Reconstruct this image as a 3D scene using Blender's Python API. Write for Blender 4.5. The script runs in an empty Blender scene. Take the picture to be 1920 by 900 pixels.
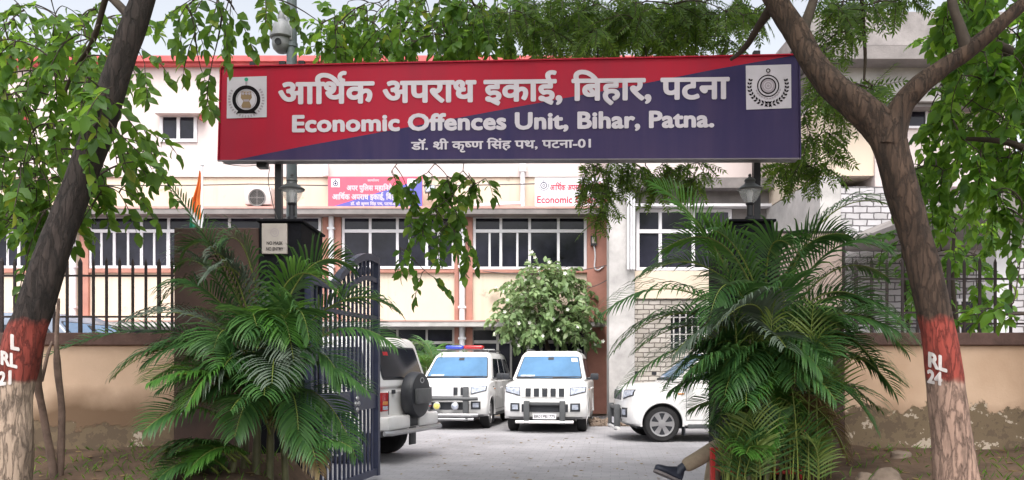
import bpy, bmesh, math, random
from mathutils import Vector, Matrix
from mathutils.bvhtree import BVHTree
R = math.radians
rnd = random.Random(7)
scn = bpy.context.scene
col = scn.collection

# ---------------------------------------------------------------- camera, sky, sun, exposure
F, CZ, HOR = 1500.0, 1.40, 690.0          # focal length in photo pixels, eye height, horizon row
cam = bpy.data.objects.new('camera', bpy.data.cameras.new('camera'))
col.objects.link(cam)
cam.location = (0, 0, CZ)
cam.rotation_euler = (R(90), 0, 0)
cam.data.sensor_width = 36
cam.data.lens = 36 * F / 1920
cam.data.shift_y = (HOR - 450) / 1920
cam.data.clip_end = 600
cam.data.dof.use_dof = False
scn.camera = cam

SUN_EL, SUN_AZ = 60, 180                  # elevation, azimuth (clockwise from +Y): high and hazy, behind the camera
world = bpy.data.worlds.new('World'); scn.world = world; world.use_nodes = True
wn, wl = world.node_tree.nodes, world.node_tree.links
bg = wn['Background']; bg.inputs['Strength'].default_value = 0.15
sky = wn.new('ShaderNodeTexSky'); sky.sky_type = 'NISHITA'; sky.sun_disc = False
sky.sun_elevation = R(SUN_EL); sky.sun_rotation = R(SUN_AZ)
sky.air_density = 1.0; sky.dust_density = 5.0; sky.ozone_density = 1.0
bw = wn.new('ShaderNodeRGBToBW'); mx = wn.new('ShaderNodeMixRGB'); mx.inputs[0].default_value = 0.8
wl.new(sky.outputs[0], bw.inputs[0]); wl.new(sky.outputs[0], mx.inputs[1]); wl.new(bw.outputs[0], mx.inputs[2])
wl.new(mx.outputs[0], bg.inputs[0])
sun = bpy.data.objects.new('sun', bpy.data.lights.new('sun', 'SUN')); col.objects.link(sun)
sun.data.energy = 0.5; sun.data.angle = R(30); sun.data.color = (1.0, 0.93, 0.84)
el, az = R(SUN_EL), R(SUN_AZ)
sdir = Vector((math.sin(az) * math.cos(el), math.cos(az) * math.cos(el), math.sin(el)))
sun.rotation_euler = sdir.to_track_quat('Z', 'Y').to_euler()
scn.view_settings.view_transform = 'Standard'; scn.view_settings.look = 'None'
scn.view_settings.exposure = 1.62; scn.view_settings.gamma = 1.0
scn.view_settings.use_curve_mapping = False
scn.render.engine = 'CYCLES'
scn.cycles.max_bounces = 7; scn.cycles.diffuse_bounces = 3; scn.cycles.glossy_bounces = 3
scn.cycles.transmission_bounces = 5; scn.cycles.transparent_max_bounces = 6
scn.cycles.caustics_reflective = False; scn.cycles.caustics_refractive = False
scn.cycles.use_denoising = True

# ---------------------------------------------------------------- helpers
def P(px, py, Y):
    """the point at distance Y that the photograph shows at pixel px, py"""
    return Vector(((px - 960) / F * Y, Y, CZ + (HOR - py) / F * Y))
def PX(px, Y): return (px - 960) / F * Y
def PZ(py, Y): return CZ + (HOR - py) / F * Y

def node_mat(name, base, rough=0.7, var=0.12, scale=3.0, bump=0.0, bscale=30.0, metal=0.0, spec=0.4, coat=0.0, dark=None, detail=6):
    m = bpy.data.materials.new(name); m.use_nodes = True
    n, l = m.node_tree.nodes, m.node_tree.links
    b = n['Principled BSDF']
    b.inputs['Roughness'].default_value = rough; b.inputs['Metallic'].default_value = metal
    b.inputs['Specular IOR Level'].default_value = spec; b.inputs['Coat Weight'].default_value = coat
    tc = n.new('ShaderNodeTexCoord')
    if var > 0:
        nz = n.new('ShaderNodeTexNoise'); nz.inputs['Scale'].default_value = scale; nz.inputs['Detail'].default_value = detail
        nz.inputs['Roughness'].default_value = 0.62
        l.new(tc.outputs['Object'], nz.inputs['Vector'])
        cr = n.new('ShaderNodeValToRGB')
        d = dark if dark else tuple(c * (1 - 2.2 * var) for c in base)
        u = tuple(min(1, c * (1 + var)) for c in base)
        cr.color_ramp.elements[0].position = 0.3; cr.color_ramp.elements[0].color = (*[max(0, c) for c in d], 1)
        cr.color_ramp.elements[1].position = 0.68; cr.color_ramp.elements[1].color = (*u, 1)
        l.new(nz.outputs['Fac'], cr.inputs[0]); l.new(cr.outputs[0], b.inputs['Base Color'])
    else:
        b.inputs['Base Color'].default_value = (*base, 1)
    if bump > 0:
        n2 = n.new('ShaderNodeTexNoise'); n2.inputs['Scale'].default_value = bscale; n2.inputs['Detail'].default_value = 8
        l.new(tc.outputs['Object'], n2.inputs['Vector'])
        bp = n.new('ShaderNodeBump'); bp.inputs['Strength'].default_value = bump; bp.inputs['Distance'].default_value = 0.02
        l.new(n2.outputs['Fac'], bp.inputs['Height']); l.new(bp.outputs[0], b.inputs['Normal'])
    return m

def leaf_mat(name, c1, c2, trans=0.3, rough=0.45, spec=0.35, c3=None):
    m = bpy.data.materials.new(name); m.use_nodes = True
    n, l = m.node_tree.nodes, m.node_tree.links
    b = n['Principled BSDF']; b.inputs['Roughness'].default_value = rough; b.inputs['Specular IOR Level'].default_value = spec
    g = n.new('ShaderNodeNewGeometry'); cr = n.new('ShaderNodeValToRGB')
    cr.color_ramp.elements[0].color = (*c1, 1); cr.color_ramp.elements[1].color = (*c2, 1)
    if c3:
        e = cr.color_ramp.elements.new(0.93); e.color = (*c2, 1); cr.color_ramp.elements[-1].color = (*c3, 1)
    l.new(g.outputs['Random Per Island'], cr.inputs[0]); l.new(cr.outputs[0], b.inputs['Base Color'])
    t = n.new('ShaderNodeBsdfTranslucent'); ms = n.new('ShaderNodeMixShader'); ms.inputs[0].default_value = trans
    hs = n.new('ShaderNodeHueSaturation'); hs.inputs['Value'].default_value = 2.3; hs.inputs['Hue'].default_value = 0.475
    l.new(cr.outputs[0], hs.inputs['Color']); l.new(hs.outputs[0], t.inputs[0])
    l.new(b.outputs[0], ms.inputs[1]); l.new(t.outputs[0], ms.inputs[2])
    l.new(ms.outputs[0], n['Material Output'].inputs[0])
    return m

class MB:
    """collects shapes into one mesh"""
    def __init__(s): s.v = []; s.f = []; s.mi = []; s.cur = 0
    def add(s, vs, fs, m=None):
        o = len(s.v); s.v.extend([tuple(x) for x in vs]); s.f.extend([tuple(i + o for i in f) for f in fs])
        s.mi.extend([s.cur if m is None else m] * len(fs)); return s
    def box(s, x0, x1, y0, y1, z0, z1, mat=None, m=None):
        vs = [Vector((x, y, z)) for z in (z0, z1) for y in (y0, y1) for x in (x0, x1)]
        if mat is not None: vs = [mat @ v for v in vs]
        return s.add(vs, [(0, 2, 3, 1), (4, 5, 7, 6), (0, 1, 5, 4), (2, 6, 7, 3), (0, 4, 6, 2), (1, 3, 7, 5)], m)
    def cbox(s, x0, x1, y0, y1, z0, z1, c=0.01, mat=None, m=None):
        """box with chamfered edges"""
        bm = bmesh.new()
        bmesh.ops.create_cube(bm, size=1, matrix=Matrix.Translation(((x0 + x1) / 2, (y0 + y1) / 2, (z0 + z1) / 2)) @ Matrix.Diagonal((x1 - x0, y1 - y0, z1 - z0, 1)))
        bmesh.ops.bevel(bm, geom=bm.edges[:], offset=c, segments=2, affect='EDGES', profile=0.5)
        return s.bm(bm, mat, m)
    def bm(s, bm, mat=None, m=None):
        bm.verts.index_update()
        vs = [(mat @ v.co) if mat is not None else v.co.copy() for v in bm.verts]
        s.add(vs, [[v.index for v in f.verts] for f in bm.faces], m); bm.free(); return s
    def tube(s, pts, rad, n=8, m=None, cap=True, rough=0.0, seed=0, flat=1.0):
        pts = [Vector(p) for p in pts]
        if not hasattr(rad, '__len__'): rad = [rad] * len(pts)
        r2 = random.Random(seed); up = None; rings = []
        for i, p in enumerate(pts):
            t = (pts[min(i + 1, len(pts) - 1)] - pts[max(i - 1, 0)]).normalized()
            if up is None:
                up = t.orthogonal().normalized()
            up = (up - t * up.dot(t)).normalized(); sd = t.cross(up)
            ring = []
            for k in range(n):
                a = 2 * math.pi * k / n
                rr = rad[i] * (1 + (r2.uniform(-rough, rough) if rough else 0))
                ring.append(p + up * math.cos(a) * rr + sd * math.sin(a) * rr * flat)
            rings.append(ring)
        vs = [v for r in rings for v in r]; fs = []
        for i in range(len(pts) - 1):
            for k in range(n):
                a, b = i * n + k, i * n + (k + 1) % n
                fs.append((a, b, b + n, a + n))
        if cap: fs += [tuple(range(n - 1, -1, -1)), tuple(range((len(pts) - 1) * n, len(pts) * n))]
        return s.add(vs, fs, m)
    def lathe(s, prof, n=24, mat=None, m=None, closed=False):
        """profile of (radius, height) turned about local Z"""
        vs = []; fs = []
        for r, z in prof:
            for k in range(n):
                a = 2 * math.pi * k / n; v = Vector((r * math.cos(a), r * math.sin(a), z))
                vs.append(mat @ v if mat is not None else v)
        for i in range(len(prof) - 1):
            for k in range(n):
                a, b = i * n + k, i * n + (k + 1) % n
                fs.append((a, b, b + n, a + n))
        if not closed:
            fs += [tuple(range(n - 1, -1, -1)), tuple(range((len(prof) - 1) * n, len(prof) * n))]
        return s.add(vs, fs, m)
    def prism(s, poly, d, m=None):
        """closed polygon of points pushed by the vector d"""
        n = len(poly); poly = [Vector(p) for p in poly]; d = Vector(d)
        return s.add(poly + [p + d for p in poly], [tuple(range(n - 1, -1, -1)), tuple(range(n, 2 * n))] + [(i, (i + 1) % n, (i + 1) % n + n, i + n) for i in range(n)], m)

def props(o, label=None, cat=None, group=None, kind=None):
    for k, v in (('label', label), ('category', cat), ('group', group), ('kind', kind)):
        if v: o[k] = v
    return o
def obj(name, mb, mats, parent=None, smooth=None, label=None, cat=None, group=None, kind=None, loc=None, origin=None):
    me = bpy.data.meshes.new(name)
    vs = mb.v
    if origin is not None: vs = [tuple(Vector(v) - Vector(origin)) for v in vs]
    me.from_pydata(vs, [], mb.f)
    mats = mats if isinstance(mats, (list, tuple)) else [mats]
    for m in mats: me.materials.append(m)
    if len(mats) > 1: me.polygons.foreach_set('material_index', mb.mi)
    bm = bmesh.new(); bm.from_mesh(me)
    if len(mb.f) < 60000: bmesh.ops.recalc_face_normals(bm, faces=bm.faces[:])
    bm.to_mesh(me); bm.free()
    if smooth is not None:
        me.polygons.foreach_set('use_smooth', [True] * len(me.polygons)); me.set_sharp_from_angle(angle=R(smooth))
    me.update()
    o = bpy.data.objects.new(name, me); col.objects.link(o)
    if parent: o.parent = parent
    if origin is not None and loc is None: o.location = origin
    if loc is not None: o.location = loc
    return props(o, label, cat, group, kind)
def thing(name, label, cat, loc=(0, 0, 0), rz=0.0, group=None):
    o = bpy.data.objects.new(name, None); col.objects.link(o); o.location = loc; o.rotation_euler = (0, 0, rz); o.empty_display_size = 0.1
    return props(o, label, cat, group)
def leafmesh(name, V, Fc, mat, parent, smooth=True):
    me = bpy.data.meshes.new(name); me.from_pydata(V, [], Fc); me.materials.append(mat)
    if smooth: me.polygons.foreach_set('use_smooth', [True] * len(me.polygons))
    me.update(); o = bpy.data.objects.new(name, me); col.objects.link(o)
    if parent: o.parent = parent
    return o
def kids(o): return [c for c in bpy.data.objects if c.parent == o]
def copy_tree(o, parent=None):
    c = o.copy(); col.objects.link(c)
    if parent: c.parent = parent
    for k in kids(o): copy_tree(k, c)
    return c
def bez(p0, p1, p2, n):
    return [p0 * (1 - t) ** 2 + p1 * 2 * t * (1 - t) + p2 * t * t for t in [i / n for i in range(n + 1)]]
def spline(pts, sub=5):
    pts = [Vector(p) for p in pts]; out = []
    for i in range(len(pts) - 1):
        a, b, c, d = pts[max(i - 1, 0)], pts[i], pts[i + 1], pts[min(i + 2, len(pts) - 1)]
        for k in range(sub):
            t = k / sub
            out.append(0.5 * ((2 * b) + (c - a) * t + (2 * a - 5 * b + 4 * c - d) * t * t + (3 * b - 3 * c + d - a) * t ** 3))
    out.append(pts[-1]); return out
def lerp(a, b, t): return a + (b - a) * t
def rv(r=rnd):
    while True:
        v = Vector((r.uniform(-1, 1), r.uniform(-1, 1), r.uniform(-1, 1)))
        if 0.05 < v.length < 1: return v.normalized()

# ---------------------------------------------------------------- lettering
_gc = {}
def glyph(ch):
    """(verts2d, triangles, advance) of one character of the built-in font at size 1"""
    if ch in _gc: return _gc[ch]
    def mesh_of(t):
        c = bpy.data.curves.new('glyph', 'FONT'); c.body = t; c.resolution_u = 3
        o = bpy.data.objects.new('glyph', c); col.objects.link(o)
        bpy.context.view_layer.update()
        me = bpy.data.meshes.new_from_object(o.evaluated_get(bpy.context.evaluated_depsgraph_get()))
        vs = [(v.co.x, v.co.y) for v in me.vertices]; fs = [tuple(p.vertices) for p in me.polygons]
        bpy.data.meshes.remove(me); bpy.data.objects.remove(o); bpy.data.curves.remove(c)
        return vs, fs
    vs, fs = mesh_of(ch)
    bar = mesh_of('MM')[0]; two = mesh_of(ch + 'MM')[0]
    adv = max(v[0] for v in two) - max(v[0] for v in bar)
    _gc[ch] = (vs, fs, adv); return _gc[ch]
def text2d(tokens, bold=0.0, track=0.0):
    """flat lettering: list of (x, y, layer) and faces; tokens are strings or ('half', c), 'REPH', 'SLASH'"""
    V, FF = [], []; x = 0.0; lay = 0
    offs = [(0, 0)] + ([(bold * math.cos(a), bold * math.sin(a)) for a in [i * math.pi / 5 for i in range(10)]] if bold else [])
    def put(vs, fs, ox):
        nonlocal lay
        for dx, dy in offs:
            o = len(V); lay += 1
            V.extend([(a + ox + dx, b + dy, lay) for a, b in vs]); FF.extend([tuple(i + o for i in f) for f in fs])
    def stroke(pts, w, ox):
        vs, fs = [], []
        for i, (a, b) in enumerate(pts):
            p, q = pts[max(i - 1, 0)], pts[min(i + 1, len(pts) - 1)]
            tx, ty = q[0] - p[0], q[1] - p[1]; L = math.hypot(tx, ty) or 1
            vs += [(a - ty / L * w, b + tx / L * w), (a + ty / L * w, b - tx / L * w)]
        for i in range(len(pts) - 1): fs.append((2 * i, 2 * i + 1, 2 * i + 3, 2 * i + 2))
        put(vs, fs, ox)
    for t in tokens:
        if t == 'REPH':
            stroke([(0.0 + 0.12 * math.cos(a), 0.80 + 0.12 * math.sin(a)) for a in [R(270 - 25 * k) for k in range(0, 9)]], 0.03, x - 0.06)
        elif t == 'SLASH':
            stroke([(-0.36, 0.02), (-0.15, 0.2)], 0.03, x)
        elif isinstance(t, tuple):
            vs, fs, adv = glyph(t[1]); lim = max(v[0] for v in vs) * 0.70
            keep = [f for f in fs if sum(vs[i][0] for i in f) / len(f) < lim]
            put([(min(a, lim), b) for a, b in vs], keep, x); x += lim + track
        else:
            for ch in t:
                if ch == ' ': x += 0.28; continue
                vs, fs, adv = glyph(ch); put(vs, fs, x)
                x += adv + (track if adv > 0.05 else 0)
    return V, FF
def lettering(name, tokens, place, mat, parent, x0, x1, base, height, bold=0.0, layer=0.00006, lift=0.004, ref=0.72, track=0.0):
    """lay a line of text so that it runs from x0 to x1; place(x, y, lift) maps the flat text to the world; y grows downward"""
    V, FF = text2d(tokens, bold, track)
    xa, xb = min(v[0] for v in V), max(v[0] for v in V)
    sx = (x1 - x0) / (xb - xa); sy = height / ref
    bf = base if callable(base) else (lambda x: base)
    vs = []
    for a, b, lay in V:
        X = x0 + (a - xa) * sx
        vs.append(tuple(place(X, bf(X) - b * sy, lift + (lay % 97) * layer)))
    me = bpy.data.meshes.new(name); me.from_pydata(vs, [], FF); me.materials.append(mat); me.update()
    o = bpy.data.objects.new(name, me); col.objects.link(o)
    if parent: o.parent = parent
    return o
AARTHIK = ['आ', 'ि', 'थ', 'REPH', 'क']
LINE_1 = AARTHIK + [' अपराध इकाई', ', ', 'िबहार', ', ', 'पटना']
LINE_3 = ['डॉ. ', 'श', 'SLASH', 'ी ', 'कृ', ('half', 'ष'), 'ण ', 'िसंह ', 'पथ', ', ', 'पटना', '-01']
LINE_2B = ['अपर पु', 'िल', 'स महा', 'िन', 'देशक']
# ---------------------------------------------------------------- materials
M = {}
def wall_mat(name, base, dirt, amount=.5):
    """old wall paint: cloudy patches, rain streaks and a few mildew spots"""
    m = bpy.data.materials.new(name); m.use_nodes = True; n, l = m.node_tree.nodes, m.node_tree.links; b = n['Principled BSDF']; b.inputs['Roughness'].default_value = .88
    tc = n.new('ShaderNodeTexCoord'); mp = n.new('ShaderNodeMapping'); mp.inputs['Scale'].default_value = (2.6, 2.6, .16); l.new(tc.outputs['Object'], mp.inputs[0])
    def noise(sc, det, src, lo, hi):
        z = n.new('ShaderNodeTexNoise'); z.inputs['Scale'].default_value = sc; z.inputs['Detail'].default_value = det; z.inputs['Roughness'].default_value = .65; l.new(src, z.inputs['Vector'])
        r_ = n.new('ShaderNodeMapRange'); r_.inputs[1].default_value = lo; r_.inputs[2].default_value = hi; l.new(z.outputs['Fac'], r_.inputs[0]); return r_.outputs[0]
    a1 = noise(.55, 9, tc.outputs['Object'], .50, .74); a2 = noise(1.6, 7, mp.outputs[0], .53, .80); a3 = noise(2.1, 8, tc.outputs['Object'], .63, .70)
    c = None; prev = (*base, 1)
    for src, k, colr in ((a1, .55, tuple(x * .82 for x in base)), (a2, .7, dirt), (a3, .55, tuple(x * .55 for x in dirt))):
        mul = n.new('ShaderNodeMath'); mul.operation = 'MULTIPLY'; mul.inputs[1].default_value = k * amount * 2; mul.use_clamp = True; l.new(src, mul.inputs[0]); x = n.new('ShaderNodeMixRGB'); l.new(mul.outputs[0], x.inputs[0])
        if c is None: x.inputs[1].default_value = prev
        else: l.new(c, x.inputs[1])
        x.inputs[2].default_value = (*colr, 1); c = x.outputs[0]
    l.new(c, b.inputs['Base Color'])
    z = n.new('ShaderNodeTexNoise'); z.inputs['Scale'].default_value = 30; z.inputs['Detail'].default_value = 6; l.new(tc.outputs['Object'], z.inputs['Vector']); bp = n.new('ShaderNodeBump'); bp.inputs['Strength'].default_value = .15; bp.inputs['Distance'].default_value = .02
    l.new(z.outputs['Fac'], bp.inputs['Height']); l.new(bp.outputs[0], b.inputs['Normal']); return m
M['cream'] = wall_mat('cream_wall_paint', (0.66, 0.555, 0.445), (.44, .35, .26), .42)
M['white_wall'] = wall_mat('white_wall_paint', (0.60, 0.515, 0.50), (.44, .36, .33), .38)
M['terracotta'] = node_mat('terracotta_paint', (0.42, 0.20, 0.155), 0.8, 0.1, 2.0, 0.1, 40)
M['red_band'] = node_mat('red_parapet_paint', (0.62, 0.12, 0.12), 0.75, 0.1, 2.5)
M['pink_edge'] = node_mat('faded_pink_paint', (0.56, 0.33, 0.29), 0.85, 0.1, 2.0)
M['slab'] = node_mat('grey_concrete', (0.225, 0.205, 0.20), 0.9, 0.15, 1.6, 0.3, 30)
M['mid_concrete'] = node_mat('weathered_mid_concrete', (0.30, 0.275, 0.27), 0.9, 0.18, 1.6, 0.3, 30)
M['pale_concrete'] = node_mat('pale_concrete', (0.46, 0.44, 0.43), 0.9, 0.14, 1.8, 0.3, 30)
M['white_alu'] = node_mat('white_window_aluminium', (0.74, 0.72, 0.75), 0.4, 0.03, 3.0)
M['pane'] = node_mat('dark_window_glass', (0.020, 0.020, 0.032), 0.10, 0.38, 0.9, spec=0.25)  # strong noise in the glass colour stands in for uneven reflections
M['pipe'] = node_mat('white_plastic_pipe', (0.72, 0.71, 0.74), 0.45, 0.06, 4.0)
M['dark_metal'] = node_mat('dark_painted_metal', (0.022, 0.022, 0.028), 0.45, 0.15, 8.0)
M['rail_metal'] = node_mat('dark_brown_iron', (0.028, 0.016, 0.016), 0.55, 0.2, 9.0)
M['gate_metal'] = node_mat('slate_grey_gate_paint', (0.044, 0.050, 0.090), 0.42, 0.12, 6.0)
M['pole_metal'] = node_mat('grey_green_pole_paint', (0.13, 0.155, 0.17), 0.5, 0.12, 5.0)
M['cap'] = node_mat('brown_coping', (0.125, 0.072, 0.06), 0.85, 0.2, 4.0, 0.3, 35)
M['maroon'] = node_mat('maroon_granite', (0.060, 0.030, 0.022), 0.6, 0.2, 3.0, 0.1, 60)
M['black_granite'] = node_mat('black_granite', (0.010, 0.010, 0.013), 0.7, 0.2, 30.0, spec=0.08)
M['marble'] = node_mat('pinkish_marble', (0.62, 0.47, 0.42), 0.5, 0.08, 4.0)
M['plate_grey'] = node_mat('dusty_notice_plate', (0.42, 0.37, 0.34), 0.6, 0.08, 6.0)
M['ink'] = node_mat('dark_lettering', (0.008, 0.006, 0.008), 0.8, 0, spec=0.1)
M['white_paint'] = node_mat('white_sign_lettering', (0.53, 0.49, 0.55), 0.5, 0.03, 5.0)
M['tyre'] = node_mat('tyre_rubber', (0.022, 0.021, 0.022), 0.85, 0.15, 8.0)
M['rim'] = node_mat('silver_alloy', (0.45, 0.44, 0.45), 0.35, 0.05, 5.0, metal=0.7)
M['car_white'] = node_mat('white_car_paint', (0.76, 0.755, 0.76), 0.28, 0.03, 2.0, spec=0.5, coat=0.5, dark=(0.66, 0.64, 0.62))
M['black_plastic'] = node_mat('black_plastic', (0.028, 0.030, 0.036), 0.5, 0.1, 6.0)
M['grey_plastic'] = node_mat('grey_guard_paint', (0.085, 0.088, 0.092), 0.45, 0.1, 6.0)
M['chrome'] = node_mat('brushed_steel', (0.42, 0.42, 0.43), 0.3, 0.05, 6.0, metal=0.8)
M['car_glass'] = node_mat('tinted_car_glass', (0.014, 0.017, 0.024), 0.07, 0.2, 2.0, spec=0.6)
M['windscreen'] = node_mat('tinted_windscreen_painted_sky', (0.085, 0.185, 0.32), 0.08, 0.15, 0.8, spec=0.35)  # film tint plus the sky's reflection, both put into the base colour
M['lamp_lens'] = node_mat('clear_lamp_lens', (0.52, 0.56, 0.66), 0.12, 0.25, 14.0, spec=0.7, metal=0.15)
M['red_lens'] = node_mat('red_lamp_lens', (0.42, 0.015, 0.02), 0.2, 0.2, 20.0, spec=0.6)
M['amber_lens'] = node_mat('amber_lamp_lens', (0.65, 0.22, 0.02), 0.2, 0.1, 20.0, spec=0.6)
M['yellow_lens'] = node_mat('yellow_lamp_lens', (0.65, 0.58, 0.16), 0.2, 0.1, 20.0, spec=0.6)
M['blue_lens'] = node_mat('blue_beacon_lens', (0.03, 0.06, 0.45), 0.2, 0.1, 20.0, spec=0.6)
M['lamp_glass'] = bpy.data.materials.new('clear_lantern_glass'); M['lamp_glass'].use_nodes = True
_n, _l = M['lamp_glass'].node_tree.nodes, M['lamp_glass'].node_tree.links; _b = _n['Principled BSDF']; _b.inputs['Base Color'].default_value = (0.82, 0.84, 0.86, 1); _b.inputs['Roughness'].default_value = 0.15
_t = _n.new('ShaderNodeBsdfTransparent'); _x = _n.new('ShaderNodeMixShader'); _x.inputs[0].default_value = 0.20
_l.new(_t.outputs[0], _x.inputs[1]); _l.new(_b.outputs[0], _x.inputs[2]); _l.new(_x.outputs[0], _n['Material Output'].inputs[0])
def sign_mat(name, base, faded):
    m = node_mat(name, base, 0.45, 0, spec=0.18); n, l = m.node_tree.nodes, m.node_tree.links; b = n['Principled BSDF']; tc = n.new('ShaderNodeTexCoord')
    mp = n.new('ShaderNodeMapping'); mp.inputs['Scale'].default_value = (5, 5, .5); l.new(tc.outputs['Object'], mp.inputs[0]); c = None
    for src, sc, k in ((mp.outputs[0], 1.5, .45), (tc.outputs['Object'], .9, .55)):
        z = n.new('ShaderNodeTexNoise'); z.inputs['Scale'].default_value = sc; z.inputs['Detail'].default_value = 8; l.new(src, z.inputs['Vector'])
        r_ = n.new('ShaderNodeMapRange'); r_.inputs[1].default_value = .42; r_.inputs[2].default_value = .78; r_.inputs[4].default_value = k; l.new(z.outputs['Fac'], r_.inputs[0])
        x = n.new('ShaderNodeMixRGB'); l.new(r_.outputs[0], x.inputs[0]); x.inputs[2].default_value = (*faded, 1)
        if c is None: x.inputs[1].default_value = (*base, 1)
        else: l.new(c, x.inputs[1])
        c = x.outputs[0]
    l.new(c, b.inputs['Base Color']); return m
M['sign_red'] = sign_mat('sign_red_vinyl', (0.38, 0.008, 0.030), (0.24, 0.018, 0.040)); _old_red = node_mat('sign_red_vinyl', (0.36, 0.008, 0.030), 0.45, 0.10, 1.2, spec=0.15)
M['sign_navy'] = sign_mat('sign_navy_vinyl', (0.024, 0.018, 0.075), (0.070, 0.042, 0.095)); _old_navy = node_mat('sign_navy_vinyl', (0.026, 0.020, 0.078), 0.45, 0.15, 1.2, spec=0.18)
M['sign_metal'] = node_mat('sign_box_metal', (0.16, 0.14, 0.16), 0.5, 0.1, 5.0)
M['emblem_plate'] = node_mat('grey_emblem_plate', (0.50, 0.47, 0.53), 0.45, 0.06, 3.0)
M['emblem_grey'] = node_mat('emblem_grey_ink', (0.30, 0.26, 0.30), 0.5, 0)
M['emblem_gold'] = node_mat('emblem_bronze_ink', (0.22, 0.14, 0.07), 0.5, 0)
M['board_pink'] = node_mat('board_pink_vinyl', (0.72, 0.10, 0.16), 0.5, 0.04, 2.0)
M['board_blue'] = node_mat('board_blue_vinyl', (0.11, 0.11, 0.42), 0.5, 0.04, 2.0)
M['board_white'] = node_mat('board_white_vinyl', (0.78, 0.76, 0.80), 0.5, 0.03, 2.0)
M['red_ink'] = node_mat('red_lettering', (0.50, 0.03, 0.07), 0.5, 0)
M['saffron'] = node_mat('flag_saffron_cloth', (0.82, 0.22, 0.05), 0.8, 0.05, 8.0)
M['flag_white'] = node_mat('flag_white_cloth', (0.75, 0.75, 0.76), 0.8, 0.03, 8.0)
M['flag_green'] = node_mat('flag_green_cloth', (0.03, 0.27, 0.17), 0.8, 0.05, 8.0)
M['wire'] = node_mat('dusty_black_cable', (0.10, 0.085, 0.085), 0.7, 0)
M['red_enamel'] = node_mat('red_chair_enamel', (0.50, 0.04, 0.035), 0.4, 0.08, 6.0)
M['khaki'] = node_mat('khaki_cloth', (0.30, 0.235, 0.165), 0.9, 0.1, 7.0, 0.25, 45)
M['skin'] = node_mat('brown_skin', (0.24, 0.125, 0.075), 0.55, 0.06, 6.0)
M['shoe'] = node_mat('dark_blue_shoe', (0.022, 0.026, 0.042), 0.5, 0.1, 10.0)
M['sole'] = node_mat('grey_shoe_sole', (0.16, 0.14, 0.14), 0.8, 0.1, 8.0)
M['hair'] = node_mat('black_hair', (0.012, 0.011, 0.011), 0.6, 0)
M['stone'] = node_mat('dusty_stone', (0.20, 0.15, 0.115), 0.9, 0.2, 5.0, 0.5, 20)
M['twig'] = node_mat('twig_bark', (0.06, 0.045, 0.035), 0.9, 0.15, 10.0)
M['cane'] = node_mat('palm_cane', (0.10, 0.10, 0.045), 0.6, 0.2, 8.0)
M['petiole'] = node_mat('palm_petiole', (0.135, 0.17, 0.03), 0.5, 0.15, 6.0)
M['leaf_broad'] = leaf_mat('broad_leaf', (0.038, 0.100, 0.014), (0.095, 0.205, 0.024), 0.50, c3=(0.17, 0.22, 0.03))
M['leaf_bright'] = leaf_mat('bright_leaf', (0.045, 0.13, 0.018), (0.085, 0.21, 0.03), 0.38)
M['leaf_neem'] = leaf_mat('neem_leaflet', (0.038, 0.090, 0.013), (0.092, 0.170, 0.022), 0.48)
M['leaf_dark'] = leaf_mat('dark_leaf', (0.036, 0.105, 0.012), (0.095, 0.215, 0.022), 0.52, c3=(0.14, 0.28, 0.03))
M['leaf_palm'] = leaf_mat('palm_leaflet', (0.019, 0.062, 0.018), (0.060, 0.140, 0.034), 0.24, 0.42, 0.30, c3=(0.13, 0.15, 0.04))
M['leaf_palm_bright'] = leaf_mat('young_palm_leaflet', (0.035, 0.11, 0.016), (0.070, 0.175, 0.028), 0.28, 0.42, 0.3)
M['leaf_palm_grey'] = leaf_mat('dusty_palm_leaflet', (0.060, 0.085, 0.062), (0.105, 0.135, 0.100), 0.12, 0.48, 0.3)
M['leaf_shrub'] = leaf_mat('dusty_shrub_leaf', (0.085, 0.150, 0.05), (0.195, 0.280, 0.12), 0.25, 0.5, 0.4, c3=(0.30, 0.36, 0.20))
M['blossom'] = leaf_mat('white_blossom', (0.7, 0.7, 0.62), (0.8, 0.8, 0.75), 0.3)
M['dry_leaf'] = leaf_mat('dry_fallen_leaf', (0.11, 0.07, 0.03), (0.20, 0.14, 0.05), 0.1)

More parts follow.
